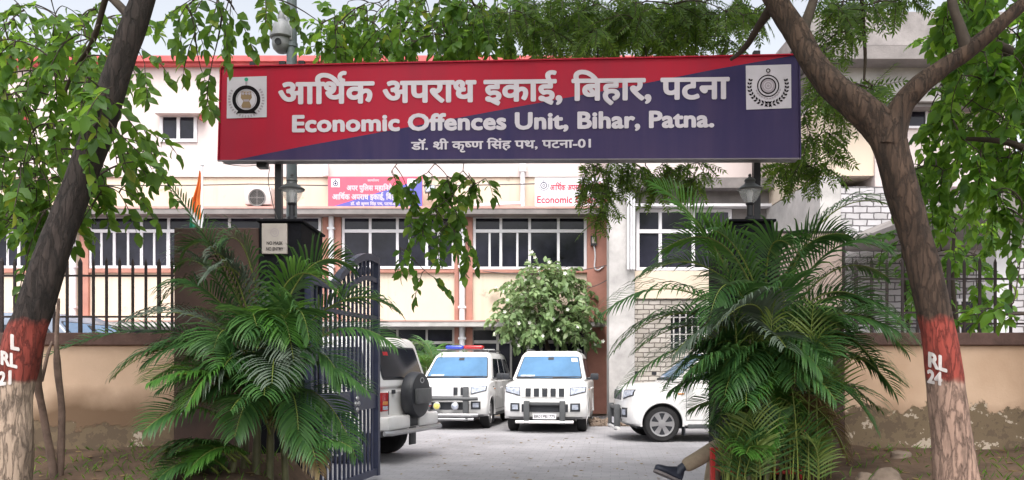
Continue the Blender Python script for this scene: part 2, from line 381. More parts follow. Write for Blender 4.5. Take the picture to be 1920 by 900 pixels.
def brick_mat(name, c1, c2, mortar, w, h, joint=0.012):
    m = bpy.data.materials.new(name); m.use_nodes = True; n, l = m.node_tree.nodes, m.node_tree.links
    b = n['Principled BSDF']; b.inputs['Roughness'].default_value = 0.92
    tc = n.new('ShaderNodeTexCoord'); sp = n.new('ShaderNodeSeparateXYZ'); cb = n.new('ShaderNodeCombineXYZ'); ad = n.new('ShaderNodeMath')
    nz = n.new('ShaderNodeTexNoise'); nz.inputs['Scale'].default_value = 5; nz.inputs['Detail'].default_value = 5
    l.new(tc.outputs['Object'], nz.inputs['Vector']); va = n.new('ShaderNodeVectorMath'); va.operation = 'MULTIPLY_ADD'
    va.inputs[1].default_value = (0.06, 0.06, 0.06); l.new(nz.outputs['Color'], va.inputs[0]); l.new(tc.outputs['Object'], va.inputs[2])
    l.new(va.outputs[0], sp.inputs[0]); l.new(sp.outputs[0], ad.inputs[0]); l.new(sp.outputs[1], ad.inputs[1])
    l.new(ad.outputs[0], cb.inputs[0]); l.new(sp.outputs[2], cb.inputs[1])
    bt = n.new('ShaderNodeTexBrick'); bt.inputs['Scale'].default_value = 1; bt.inputs['Brick Width'].default_value = w; bt.inputs['Row Height'].default_value = h
    bt.inputs['Mortar Size'].default_value = joint; bt.inputs['Mortar Smooth'].default_value = 0.25; bt.inputs['Bias'].default_value = -0.2
    bt.inputs['Color1'].default_value = (*c1, 1); bt.inputs['Color2'].default_value = (*c2, 1); bt.inputs['Mortar'].default_value = (*mortar, 1)
    l.new(cb.outputs[0], bt.inputs['Vector'])
    n2 = n.new('ShaderNodeTexNoise'); n2.inputs['Scale'].default_value = 1.3; n2.inputs['Detail'].default_value = 7; l.new(tc.outputs['Object'], n2.inputs['Vector'])
    mp = n.new('ShaderNodeMapRange'); mp.inputs[1].default_value = 0.3; mp.inputs[2].default_value = 0.7; mp.inputs[3].default_value = 0.72; mp.inputs[4].default_value = 1.1
    l.new(n2.outputs['Fac'], mp.inputs[0])
    mu = n.new('ShaderNodeVectorMath'); mu.operation = 'SCALE'; l.new(bt.outputs['Color'], mu.inputs[0]); l.new(mp.outputs[0], mu.inputs['Scale'])
    l.new(mu.outputs[0], b.inputs['Base Color'])
    bp = n.new('ShaderNodeBump'); bp.inputs['Strength'].default_value = 0.8; bp.inputs['Distance'].default_value = 0.03; bp.invert = True
    l.new(bt.outputs['Fac'], bp.inputs['Height']); l.new(bp.outputs[0], b.inputs['Normal']); return m
M['brick_grey'] = brick_mat('whitewashed_brick', (0.52, 0.50, 0.52), (0.40, 0.385, 0.39), (0.13, 0.12, 0.125), 0.30, 0.135, 0.014)
M['brick_tan'] = brick_mat('limewashed_brick', (0.50, 0.46, 0.42), (0.38, 0.345, 0.30), (0.15, 0.13, 0.115), 0.29, 0.122, 0.013)

def plaster_mat(damp, flake):
    """tan boundary wall plaster with damp and flaking at its foot"""
    m = bpy.data.materials.new('tan_boundary_plaster'); m.use_nodes = True; n, l = m.node_tree.nodes, m.node_tree.links
    b = n['Principled BSDF']; b.inputs['Roughness'].default_value = 0.92
    tc = n.new('ShaderNodeTexCoord'); sp = n.new('ShaderNodeSeparateXYZ'); l.new(tc.outputs['Object'], sp.inputs[0])
    nz = n.new('ShaderNodeTexNoise'); nz.inputs['Scale'].default_value = 1.4; nz.inputs['Detail'].default_value = 8; l.new(tc.outputs['Object'], nz.inputs['Vector'])
    n2 = n.new('ShaderNodeTexNoise'); n2.inputs['Scale'].default_value = 4.5; n2.inputs['Detail'].default_value = 7; n2.inputs['Roughness'].default_value = 0.65; l.new(tc.outputs['Object'], n2.inputs['Vector'])
    c0 = n.new('ShaderNodeValToRGB'); c0.color_ramp.elements[0].position = 0.32; c0.color_ramp.elements[0].color = (0.50, 0.335, 0.225, 1)
    c0.color_ramp.elements[1].position = 0.66; c0.color_ramp.elements[1].color = (0.62, 0.44, 0.315, 1); l.new(nz.outputs['Fac'], c0.inputs[0])
    def mask(zlo, zhi, amp, src):     # 1 below the ragged line, 0 above
        ma = n.new('ShaderNodeMath'); ma.operation = 'MULTIPLY_ADD'; ma.inputs[1].default_value = amp; l.new(src.outputs['Fac'], ma.inputs[0]); l.new(sp.outputs[2], ma.inputs[2])
        mr = n.new('ShaderNodeMapRange'); mr.inputs[1].default_value = zlo; mr.inputs[2].default_value = zhi; mr.inputs[3].default_value = 1; mr.inputs[4].default_value = 0
        l.new(ma.outputs[0], mr.inputs[0]); return mr
    k1 = mask(damp, damp + .32, 0.55, nz); k2 = mask(flake, flake + .03, 0.62, n2)
    x1 = n.new('ShaderNodeMixRGB'); l.new(k1.outputs[0], x1.inputs[0]); l.new(c0.outputs[0], x1.inputs[1]); x1.inputs[2].default_value = (0.17, 0.105, 0.062, 1)
    c2 = n.new('ShaderNodeValToRGB'); c2.color_ramp.interpolation = 'CONSTANT'; c2.color_ramp.elements[0].color = (0.12, 0.085, 0.055, 1)
    c2.color_ramp.elements[1].position = 0.59; c2.color_ramp.elements[1].color = (0.46, 0.38, 0.30, 1); e = c2.color_ramp.elements.new(0.47); e.color = (0.16, 0.115, 0.07, 1)
    n3 = n.new('ShaderNodeTexNoise'); n3.inputs['Scale'].default_value = 4.6; n3.inputs['Detail'].default_value = 9; n3.inputs['Roughness'].default_value = .68; l.new(tc.outputs['Object'], n3.inputs['Vector']); l.new(n3.outputs['Fac'], c2.inputs[0])
    x2 = n.new('ShaderNodeMixRGB'); l.new(k2.outputs[0], x2.inputs[0]); l.new(x1.outputs[0], x2.inputs[1]); l.new(c2.outputs[0], x2.inputs[2])
    l.new(x2.outputs[0], b.inputs['Base Color'])
    bp = n.new('ShaderNodeBump'); bp.inputs['Strength'].default_value = 0.5; bp.inputs['Distance'].default_value = 0.015
    ad = n.new('ShaderNodeMath'); ad.operation = 'MULTIPLY_ADD'; ad.inputs[1].default_value = -0.8; l.new(k2.outputs[0], ad.inputs[0]); l.new(n2.outputs['Fac'], ad.inputs[2])
    l.new(ad.outputs[0], bp.inputs['Height']); l.new(bp.outputs[0], b.inputs['Normal']); return m
M['plaster'] = plaster_mat(1.22, 1.10); M['plaster_flaking'] = plaster_mat(1.0, 1.27)

def paver_mat():
    m = bpy.data.materials.new('grey_concrete_pavers'); m.use_nodes = True; n, l = m.node_tree.nodes, m.node_tree.links
    b = n['Principled BSDF']; b.inputs['Roughness'].default_value = 0.9
    tc = n.new('ShaderNodeTexCoord'); bt = n.new('ShaderNodeTexBrick'); bt.inputs['Scale'].default_value = 1
    bt.inputs['Brick Width'].default_value = 0.24; bt.inputs['Row Height'].default_value = 0.16; bt.inputs['Mortar Size'].default_value = 0.006
    bt.inputs['Color1'].default_value = (0.325, 0.315, 0.33, 1); bt.inputs['Color2'].default_value = (0.30, 0.292, 0.306, 1); bt.inputs['Mortar'].default_value = (0.25, 0.242, 0.252, 1)
    mp0 = n.new('ShaderNodeMapping'); mp0.inputs['Rotation'].default_value = (0, 0, R(7)); l.new(tc.outputs['Object'], mp0.inputs[0]); l.new(mp0.outputs[0], bt.inputs['Vector'])
    nz = n.new('ShaderNodeTexNoise'); nz.inputs['Scale'].default_value = 0.55; nz.inputs['Detail'].default_value = 9; nz.inputs['Roughness'].default_value = 0.7; l.new(tc.outputs['Object'], nz.inputs['Vector'])
    mr = n.new('ShaderNodeMapRange'); mr.inputs[1].default_value = 0.3; mr.inputs[2].default_value = 0.7; mr.inputs[3].default_value = 0.62; mr.inputs[4].default_value = 1.12; l.new(nz.outputs['Fac'], mr.inputs[0])
    mu = n.new('ShaderNodeVectorMath'); mu.operation = 'SCALE'; l.new(bt.outputs['Color'], mu.inputs[0]); l.new(mr.outputs[0], mu.inputs['Scale']); l.new(mu.outputs[0], b.inputs['Base Color'])
    bp = n.new('ShaderNodeBump'); bp.inputs['Strength'].default_value = 0.2; bp.inputs['Distance'].default_value = 0.01; bp.invert = True
    l.new(bt.outputs['Fac'], bp.inputs['Height']); l.new(bp.outputs[0], b.inputs['Normal']); return m
M['paver'] = paver_mat()
M['soil'] = node_mat('brown_soil', (0.095, 0.058, 0.036), 0.95, 0.25, 2.5, 0.7, 12)
M['dirt'] = node_mat('dusty_ground', (0.20, 0.16, 0.125), 0.95, 0.2, 0.6, 0.4, 8)

def trunk_mat(name, base, light, red, z_low, z_high, wash):
    """bark with a painted red band between two heights and worn limewash below it"""
    m = bpy.data.materials.new(name); m.use_nodes = True; n, l = m.node_tree.nodes, m.node_tree.links
    b = n['Principled BSDF']; b.inputs['Roughness'].default_value = 0.92
    tc = n.new('ShaderNodeTexCoord'); sp = n.new('ShaderNodeSeparateXYZ'); l.new(tc.outputs['Object'], sp.inputs[0])
    mp = n.new('ShaderNodeMapping'); mp.inputs['Scale'].default_value = (1, 1, 0.22); l.new(tc.outputs['Object'], mp.inputs[0])
    nz = n.new('ShaderNodeTexNoise'); nz.inputs['Scale'].default_value = 16; nz.inputs['Detail'].default_value = 8; nz.inputs['Roughness'].default_value = 0.65; l.new(mp.outputs[0], nz.inputs['Vector'])
    vo = n.new('ShaderNodeTexVoronoi'); vo.feature = 'DISTANCE_TO_EDGE'; vo.inputs['Scale'].default_value = 19; 
    va = n.new('ShaderNodeVectorMath'); va.operation = 'MULTIPLY_ADD'; va.inputs[1].default_value = (0.12, 0.12, 0.12); l.new(nz.outputs['Color'], va.inputs[0]); l.new(mp.outputs[0], va.inputs[2]); l.new(va.outputs[0], vo.inputs['Vector'])
    c0 = n.new('ShaderNodeValToRGB'); c0.color_ramp.elements[0].position = 0.3; c0.color_ramp.elements[0].color = (*[x * 0.45 for x in base], 1); c0.color_ramp.elements[1].position = 0.7; c0.color_ramp.elements[1].color = (*light, 1)
    l.new(nz.outputs['Fac'], c0.inputs[0])
    n4 = n.new('ShaderNodeTexNoise'); n4.inputs['Scale'].default_value = 9; n4.inputs['Detail'].default_value = 6; l.new(tc.outputs['Object'], n4.inputs['Vector'])
    def edge(z, up, amp=0.10, soft=0.02):
        ma = n.new('ShaderNodeMath'); ma.operation = 'MULTIPLY_ADD'; ma.inputs[1].default_value = amp; l.new(n4.outputs['Fac'], ma.inputs[0]); l.new(sp.outputs[2], ma.inputs[2])
        mr = n.new('ShaderNodeMapRange'); mr.inputs[1].default_value = z + amp / 2 - soft; mr.inputs[2].default_value = z + amp / 2 + soft
        mr.inputs[3].default_value = 0 if up else 1; mr.inputs[4].default_value = 1 if up else 0; l.new(ma.outputs[0], mr.inputs[0]); return mr
    lo, hi, lo2 = edge(z_low, True), edge(z_high, False, 0.12, 0.03), edge(z_low, False)
    cw = n.new('ShaderNodeValToRGB'); cw.color_ramp.elements[0].position = 0.34; cw.color_ramp.elements[0].color = (*[x * 0.45 for x in wash], 1); cw.color_ramp.elements[1].position = 0.52; cw.color_ramp.elements[1].color = (*wash, 1); l.new(nz.outputs['Fac'], cw.inputs[0])
    x1 = n.new('ShaderNodeMixRGB'); l.new(lo2.outputs[0], x1.inputs[0]); l.new(c0.outputs[0], x1.inputs[1]); l.new(cw.outputs[0], x1.inputs[2])
    mul = n.new('ShaderNodeMath'); mul.operation = 'MULTIPLY'; l.new(lo.outputs[0], mul.inputs[0]); l.new(hi.outputs[0], mul.inputs[1])
    cr = n.new('ShaderNodeValToRGB'); cr.color_ramp.elements[0].position = 0.3; cr.color_ramp.elements[0].color = (*[x * 0.7 for x in red], 1); cr.color_ramp.elements[1].position = 0.6; cr.color_ramp.elements[1].color = (*red, 1); l.new(nz.outputs['Fac'], cr.inputs[0])
    x2 = n.new('ShaderNodeMixRGB'); l.new(mul.outputs[0], x2.inputs[0]); l.new(x1.outputs[0], x2.inputs[1]); l.new(cr.outputs[0], x2.inputs[2]); l.new(x2.outputs[0], b.inputs['Base Color'])
    mr = n.new('ShaderNodeMapRange'); mr.inputs[1].default_value = 0; mr.inputs[2].default_value = 0.12; l.new(vo.outputs['Distance'], mr.inputs[0])
    mk = n.new('ShaderNodeMapRange'); mk.inputs[1].default_value = 0; mk.inputs[2].default_value = 0.07; mk.inputs[3].default_value = .60; mk.inputs[4].default_value = 1; l.new(vo.outputs['Distance'], mk.inputs[0])
    sc_ = n.new('ShaderNodeVectorMath'); sc_.operation = 'SCALE'; l.new(x2.outputs[0], sc_.inputs[0]); l.new(mk.outputs[0], sc_.inputs['Scale']); l.new(sc_.outputs[0], b.inputs['Base Color'])
    ad = n.new('ShaderNodeMath'); ad.operation = 'ADD'; l.new(mr.outputs[0], ad.inputs[0]); l.new(nz.outputs['Fac'], ad.inputs[1])
    bp = n.new('ShaderNodeBump'); bp.inputs['Strength'].default_value = 0.75; bp.inputs['Distance'].default_value = 0.018; l.new(ad.outputs[0], bp.inputs['Height']); l.new(bp.outputs[0], b.inputs['Normal'])
    return m

# ---------------------------------------------------------------- ground
def grid(mb, x0, x1, y0, y1, nx, ny, zf):
    vs = [(lerp(x0, x1, i / nx), lerp(y0, y1, j / ny), 0) for j in range(ny + 1) for i in range(nx + 1)]
    vs = [(x, y, zf(x, y)) for x, y, _ in vs]
    mb.add(vs, [(j * (nx + 1) + i, j * (nx + 1) + i + 1, (j + 1) * (nx + 1) + i + 1, (j + 1) * (nx + 1) + i) for j in range(ny) for i in range(nx)])
g = MB(); g.add([(-150, -60, -0.01), (150, -60, -0.01), (150, 300, -0.01), (-150, 300, -0.01)], [(0, 1, 2, 3)])
obj('ground', g, M['dirt'], kind='structure')
g = MB(); grid(g, -16, 9.5, 7.2, 23.4, 2, 2, lambda x, y: 0.0)
obj('paved_courtyard', g, M['paver'], kind='structure')
g = MB(); g.add([(-1.75, 3, 0.0), (2.35, 3, 0.0), (2.35, 7.2, 0.0), (-1.75, 7.2, 0.0)], [(0, 1, 2, 3)])
obj('driveway', g, M['paver'], kind='structure')
def hsh(x, y): return math.sin(x * 2.7 + y * 1.3) * 0.5 + math.sin(x * 6.1 - y * 4.7 + 1.2) * 0.3 + math.sin(x * 13.3 + y * 11.1) * 0.2
def bank(x0, x1, inner, name):
    def zf(x, y):
        e = min(1.0, max(0.0, abs(x - inner) / 0.55)); e = e * e * (3 - 2 * e)
        t = min(1, max(0, (y - 4.0) / 4.0))
        return -0.012 + e * ((0.22 + 0.36 * t) + 0.035 * hsh(x, y))
    g = MB(); grid(g, x0, x1, 3.0, 8.36, 90, 50, zf)
    return obj(name, g, M['soil'], smooth=60, kind='structure'), zf
_, zbank_l = bank(-9.0, -1.75, -1.75, 'soil_bank')
_, zbank_r = bank(2.35, 9.5, 2.35, 'soil_bank')

# ---------------------------------------------------------------- main office building
YB = 23.5
ob = thing('office_building', 'long cream two storey office with red parapet and terracotta pilasters behind the parked cars', 'building', (0, YB, 0))
def bx(mb, px0, px1, py0, py1, y0, y1, m=None):      # a box whose front face (at y0) covers those pixels
    return mb.box(PX(px0, y0), PX(px1, y0), y0, y1, PZ(py1, y0), PZ(py0, y0), m=m)
def part(name, mb, mat, parent, smooth=None, label=None):
    o = obj(name, mb, mat, parent, smooth, label)
    if parent.parent is None: o.location = -parent.location      # shapes are given in world coordinates
    return o
XL, XR = -380, 1560
w = MB(); w.box(PX(XL, YB), PX(XR, YB), YB, YB + 9, -0.02, PZ(333, YB)); part('wall', w, M['cream'], ob)
w = MB(); w.box(PX(XL, YB) - 0.02, PX(XR, YB) + 0.02, YB - 0.06, YB + 9.02, PZ(332.5, YB), PZ(122, YB)); part('upper_wall', w, M['white_wall'], ob)
w = MB(); bx(w, XL - 8, XR + 8, 104, 114, YB - 0.34, YB + 9.3); bx(w, XL - 6, XR + 6, 114.3, 122, YB - 0.24, YB + 9.2); part('parapet_band', w, M['red_band'], ob)
w = MB(); bx(w, XL, XR, 112, 114, YB - 0.30, YB - 0.23)
w = MB(); bx(w, XL, 1150, 391, 401, YB - 0.62, YB - 0.003); part('sunshade_ledge', w, M['slab'], ob)
w = MB(); bx(w, XL, 1150, 386.5, 390.8, YB - 0.64, YB - 0.003); part('ledge_edge', w, M['pink_edge'], ob)
w = MB(); bx(w, XL, 1135, 603, 612, YB - 0.62, YB - 0.003); part('sunshade_ledge', w, M['pale_concrete'], ob)
w = MB(); bx(w, XL, 1135, 600, 602.8, YB - 0.64, YB - 0.003); part('ledge_edge', w, M['pink_edge'], ob)
for a, b in ((149, 165), (605, 616), (627, 639), (852, 860), (873, 886), (1101, 1139), (-170, -150), (-196, -180)):
    w = MB(); bx(w, a, b, 400.5, 600.2, YB - 0.12, YB - 0.002); part('pilaster', w, M['terracotta'], ob)
    w = MB(); bx(w, a, b, 612.4, 776, YB - 0.12, YB - 0.002); part('pilaster', w, M['terracotta'], ob)
def pipe(px, py0, py1, wpx, Y):
    r = wpx / 2 / F * Y; x = PX(px, Y); mb = MB()
    mb.tube([(x, Y, PZ(py1, Y)), (x, Y, PZ(py0, Y))], r, 12)
    for k in (0.12, 0.5, 0.86):
        z = lerp(PZ(py1, Y), PZ(py0, Y), k); mb.box(x - r * 1.35, x + r * 1.35, Y - r * 1.1, Y + r * 1.3, z - 0.03, z + 0.03)
    return mb
for px, wd in ((137, 12), (621, 10), (866.5, 11), (-188, 11)):
    part('drainpipe', pipe(px, 400.5, 600, wd, YB - 0.2), M['pipe'], ob, 40)
    part('drainpipe', pipe(px, 612.5, 770, wd, YB - 0.2), M['pipe'], ob, 40)
def window(x0, x1, y0, y1, trans, cols, thick=5, lights=None, Y=YB, mat_f='white_alu', parent=ob, split=None):
    """an aluminium window: trans is the pixel row of its crossbar, cols the pixel columns of its mullions"""
    f = MB(); t = thick
    yf = Y - 0.05
    def bar(a, b, c, d, dy=0.0): bx(f, a, b, c, d, yf - dy, Y - 0.004)
    bar(x0, x1, y0, y0 + t); bar(x0, x1, y1 - t, y1); bar(x0, x0 + t, y0 + t + .1, y1 - t - .1); bar(x1 - t, x1, y0 + t + .1, y1 - t - .1)
    if trans: bar(x0 + t + .1, x1 - t - .1, trans, trans + t + 1, 0.012)
    for c in cols:
        if trans: bar(c - t / 2, c + t / 2, y0 + t + .1, trans - .1); bar(c - t / 2, c + t / 2, trans + t + 1.1, y1 - t - .1)
        else: bar(c - t / 2, c + t / 2, y0 + t + .1, y1 - t - .1)
    for c in (lights or []): bx(f, c - 2, c + 2, (trans or y0) + t + 1.2, y1 - t - .2, yf + 0.015, Y - 0.004)
    fo = part('window', f, M[mat_f], parent)
    p = MB(); bx(p, x0 + 1, x1 - 1, y0 + 1, y1 - 1, Y - 0.012, Y - 0.002)
    part('pane', p, M['pane'], fo)
    return fo
def glass_fix(o): pass
window(166, 362, 404, 503, 430, (214, 265, 316), lights=(190, 240, 289, 314))
window(-60, 122, 404, 503, 430, (-14, 35, 78), lights=(70, 14))
window(-330, -200, 404, 503, 430, (-290, -240), lights=(-262,))
window(372, 602, 404, 503, 430, (430, 490, 548), lights=(460, 520))
window(641, 852, 404, 504, 430, (694, 745, 800), lights=(768, 822))
window(887, 1100, 404, 505, 430, (939, 993, 1047), lights=(918, 970))
window(1131, 1142, 430, 508, None, (), 2.5)
for a, b in ((164, 364), (-62, 124), (370, 604), (639, 853), (885, 1101)):
    s = MB(); bx(s, a, b, 503.5 if a < 600 else 505.5, 511, YB - 0.10, YB - 0.003); part('sill', s, M['terracotta'], ob)
window(641, 852, 614, 770, 640, (694, 745, 800), 4, mat_f='pale_concrete')
window(883, 1100, 614, 770, 638, (933, 990, 1045), 5, (958, 1015), mat_f='pale_concrete')
window(166, 602, 614, 740, 640, (240, 320, 400, 480, 540), 4, mat_f='pale_concrete')
window(1131, 1142, 614, 770, 690, (), 2.5, mat_f='pale_concrete')
def hood_window(x0, x1, y0, y1):
    window(x0, x1, y0, y1, None, ((x0 + x1) / 2,), 6, Y=YB - 0.06)
    h = MB(); bx(h, x0 - 10, x1 + 10, y0 - 9, y0 - 1, YB - 0.42, YB - 0.065); part('window_hood', h, M['terracotta'] if x0 < 100 else M['white_wall'], ob)
    e = MB(); bx(e, x1 + 4, x1 + 12, y0 - 0.6, y0 + 10, YB - 0.3, YB - 0.065); part('hood_bracket', e, M['red_band'], ob)
hood_window(299, 369, 213, 266); hood_window(-40, 32, 215, 268); hood_window(-300, -230, 213, 266)
# roof slab pieces and damp stains live in the wall paint; pipework on the face:
d = MB(); d.tube([P(980, 388, YB - 0.16), P(980, 312, YB - 0.16)], 0.07, 10); d.box(PX(974, YB) , PX(986, YB), YB - .25, YB - .07, PZ(325, YB), PZ(308, YB)); part('vent_pipe', d, M['pipe'], ob, 40)
d = MB(); d.tube([P(880, 386, YB - 0.18), P(978, 381, YB - 0.18)], 0.055, 10); part('vent_pipe', d, M['pipe'], ob, 40)
d = MB(); d.tube([P(611, 330, YB - 0.2), P(611, 306, YB - 0.2)], 0.08, 10); part('vent_pipe', d, M['pipe'], ob, 40)
mbx = MB(); bx(mbx, 1108, 1119, 442, 460, YB - 0.22, YB - 0.122); mo = part('meter_box', mbx, M['black_plastic'], ob)
mbx = MB(); bx(mbx, 1110, 1117, 445, 456, YB - 0.228, YB - 0.2205); part('meter_window', mbx, M['plate_grey'], mo)
d = MB(); d.tube(spline([P(1114, 461, YB - .15), P(1116, 480, YB - .15), P(1115, 502, YB - .15), P(1122, 506, YB - .15), P(1132, 499, YB - .15)]), 0.022, 6); part('conduit', d, M['pipe'], ob, 40)

# wires strung along the facade
def sag(a, b, s, n=24): return [a + (b - a) * (i / n) + Vector((0, 0, -s * 4 * (i / n) * (1 - i / n))) for i in range(n + 1)]
wv = MB(); wv.tube(sag(P(-100, 336, YB - .3), P(470, 345, YB - .3), 0.10), 0.018, 5); wv.tube(sag(P(470, 345, YB - .3), P(1180, 338, YB - .3), 0.10), 0.018, 5)
obj('facade_cable', wv, M['wire'], label='thin black cable sagging along the office wall above the upper windows', cat='cable')
wv = MB(); wv.tube(sag(P(905, 508, YB - .7), P(1140, 497, YB - .7), 0.16), 0.012, 5); wv.tube(sag(P(1100, 540, YB - .7), P(1145, 520, YB - .7), 0.05), 0.012, 5)
obj('facade_cable', wv, M['wire'], label='thin cable drooping below the upper right office window to the terracotta pilaster', cat='cable')

# air conditioner
ac = thing('air_conditioner', 'white outdoor air conditioner unit with round fan grille on the ledge behind the lantern post', 'air conditioner', P(487, 388, YB - .35))
def to(o, mb): mb.v = [tuple(Vector(v) - o.location) for v in mb.v]; return mb
a = MB(); a.cbox(PX(463, YB - .4), PX(512, YB - .4), YB - .62, YB - .16, PZ(386, YB - .4), PZ(353, YB - .4), 0.02); obj('casing', to(ac, a), M['white_wall'], ac, 30)
c = P(482, 370.5, YB - .625); rr = 16 / F * YB
a = MB(); a.lathe([(rr, 0), (rr, 0.02), (rr * .9, 0.02), (rr * .9, 0)], 28, Matrix.Translation(c) @ Matrix.Rotation(R(90), 4, 'X'), closed=True)
for k in range(1, 6): a.lathe([(rr * k / 6 - .006, 0), (rr * k / 6 - .006, .014), (rr * k / 6 + .006, .014), (rr * k / 6 + .006, 0)], 24, Matrix.Translation(c) @ Matrix.Rotation(R(90), 4, 'X'), closed=True)
a.box(c.x - rr, c.x + rr, c.y - .012, c.y, c.z - .008, c.z + .008); a.box(c.x - .008, c.x + .008, c.y - .0125, c.y, c.z - rr, c.z + rr)
obj('fan_grille', to(ac, a), M['slab'], ac, 30)
a = MB(); a.lathe([(rr * .92, 0.002), (0.01, 0.002)], 28, Matrix.Translation(c) @ Matrix.Rotation(R(90), 4, 'X')); obj('fan', to(ac, a), M['grey_plastic'], ac)
# floodlight by the pink board
fl = thing('floodlight', 'small grey floodlight fixed to the office wall right of the pink board', 'floodlight', P(808, 362, YB - .3))
a = MB(); a.cbox(PX(799, YB), PX(819, YB), YB - .42, YB - .26, PZ(367, YB), PZ(352, YB), .02); obj('housing', to(fl, a), M['slab'], fl, 30)
a = MB(); a.box(PX(801, YB), PX(817, YB), YB - .428, YB - .4205, PZ(365, YB), PZ(354, YB)); obj('lens', to(fl, a), M['lamp_lens'], fl)
a = MB(); a.box(PX(806, YB), PX(811, YB), YB - .255, YB - .062, PZ(362, YB), PZ(358, YB)); obj('bracket', to(fl, a), M['dark_metal'], fl)

# notice boards on the wall
YS = YB - 0.45
def place_y(Y): return lambda x, y, l: P(x, y, Y - l)
def ring(mb, c, r0, r1, place, lift, m=None, n=28, sy=1.0):
    vs = []
    for k in range(n):
        a = 2 * math.pi * k / n
        vs += [place(c[0] + r0 * math.cos(a), c[1] + r0 * sy * math.sin(a), lift), place(c[0] + r1 * math.cos(a), c[1] + r1 * sy * math.sin(a), lift)]
    mb.add(vs, [(2 * k, 2 * k + 1, (2 * k + 3) % (2 * n), (2 * k + 2) % (2 * n)) for k in range(n)], m)
def disc(mb, c, r, place, lift, m=None, n=24):
    mb.add([place(c[0] + r * math.cos(2 * math.pi * k / n), c[1] + r * math.sin(2 * math.pi * k / n), lift) for k in range(n)], [tuple(range(n))], m)
def poly(mb, pts, place, lift, m=None): mb.add([place(x, y, lift) for x, y in pts], [tuple(range(len(pts)))], m)
sb = thing('notice_board', 'pink and blue notice board with white lettering on the office wall', 'signboard', P(700, 388, YS))
a = MB(); bx(a, 615, 792, 331, 388, YS, YS + .06); obj('panel', to(sb, a), M['board_pink'], sb)
pl = place_y(YS); tl = lambda x, y, l: pl(x, y, l) - sb.location
a = MB(); poly(a, [(622, 387.5), (791.5, 387.5), (791.5, 336)], tl, .004); obj('blue_field', a, M['board_blue'], sb)
a = MB(); poly(a, [(621, 335), (637, 335), (637, 351), (621, 351)], tl, .008); eo = obj('emblem', a, M['board_white'], sb)
a = MB(); ring(a, (629, 344), 3.6, 5.2, tl, .011); disc(a, (629, 344), 2.2, tl, .011); disc(a, (629, 337.5), 1.2, tl, .011); obj('emblem_ring', a, M['sign_navy'], eo)
a = MB(); poly(a, [(764, 335), (780, 335), (780, 351), (764, 351)], tl, .008); obj('emblem', a, M['board_white'], sb)
lettering('lettering', ['काया', 'REPH', 'लय'], tl, M['white_paint'], sb, 689, 711, 340.5, 4.5, 0.02, lift=.008)
lettering('lettering', LINE_2B, tl, M['white_paint'], sb, 650, 752, 357, 10, 0.035, lift=.008)
lettering('lettering', LINE_1, tl, M['white_paint'], sb, 623, 778, 374, 10.5, 0.035, lift=.008)
lettering('lettering', LINE_3, tl, M['white_paint'], sb, 657, 744, 384.5, 5.5, 0.03, lift=.008)
sb = thing('notice_board', 'white notice board with red lettering partly behind neem leaves', 'signboard', P(1090, 388, YS))
a = MB(); bx(a, 1003, 1180, 333, 390, YS, YS + .06); obj('panel', to(sb, a), M['board_white'], sb)
tl2 = lambda x, y, l: pl(x, y, l) - sb.location
a = MB(); ring(a, (1019.5, 347.5), 4.8, 6.3, tl2, .005); ring(a, (1019.5, 347.5), 1.5, 2.6, tl2, .005); poly(a, [(1019, 336), (1020, 336), (1020, 341), (1019, 341)], tl2, .005)
n = 20
for k in range(n):
    t0, t1 = R(-20 + 220 * k / n), R(-20 + 220 * (k + .6) / n)
    poly(a, [(1019.5 + q * math.cos(t), 347.5 + q * math.sin(t)) for q, t in ((8.4, t0), (10, t0), (10, t1), (8.4, t1))], tl2, .005)
obj('emblem', a, M['sign_navy'], sb)
lettering('lettering', LINE_1, tl2, M['red_ink'], sb, 1031, 1172, 357, 12, 0.02, lift=.006)
lettering('lettering', ['Economic Offences Unit'], tl2, M['red_ink'], sb, 1007, 1174, 380.5, 13.5, 0.02, lift=.006)

# ---------------------------------------------------------------- stair block of raw concrete and limewashed brick
YT = 20.5
st = thing('stair_block', 'raw concrete and limewashed brick stair block behind the right palm', 'building', (0, YT, 0))
a = MB(); bx(a, 1142, 1190, 302, 786, YT - .25, YT + .25); part('column', a, M['pale_concrete'], st)
a = MB(); bx(a, 1190.5, 1535, 560, 800, YT, YT + 2.9); part('brick_wall', a, M['brick_tan'], st)
a = MB(); bx(a, 1190.5, 1535, 508, 559.5, YT - .06, YT + 2.9); part('wall', a, M['cream'], st)
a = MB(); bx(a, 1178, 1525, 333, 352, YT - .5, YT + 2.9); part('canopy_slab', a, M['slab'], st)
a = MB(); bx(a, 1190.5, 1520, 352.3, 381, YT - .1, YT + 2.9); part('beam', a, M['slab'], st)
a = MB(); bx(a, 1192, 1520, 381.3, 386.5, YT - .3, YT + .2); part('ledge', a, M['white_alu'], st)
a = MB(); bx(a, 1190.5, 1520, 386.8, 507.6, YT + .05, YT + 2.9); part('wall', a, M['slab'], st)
window(1193, 1372, 392, 507, 430, (1238, 1300), 6, Y=YT + .05, parent=st)
a = MB(); bx(a, 1150, 1560, 200, 332.6, YT + .2, YT + 2.9); part('upper_wall', a, M['white_wall'], st)
for i, px in enumerate((1178, 1184, 1189)):
    a = MB(); a.tube([P(px, 360, YT - .35), P(px, 505, YT - .35)], .03, 8); part('drainpipe', a, M['pipe'], st, 40)
a = MB(); bx(a, 1258, 1336, 584, 654, YT - .02, YT - .004); wo = part('window', a, M['pane'], st)
a = MB()
for k in range(7): bx(a, 1262 + k * 11.5, 1264.5 + k * 11.5, 585, 653, YT - .09, YT - .06)
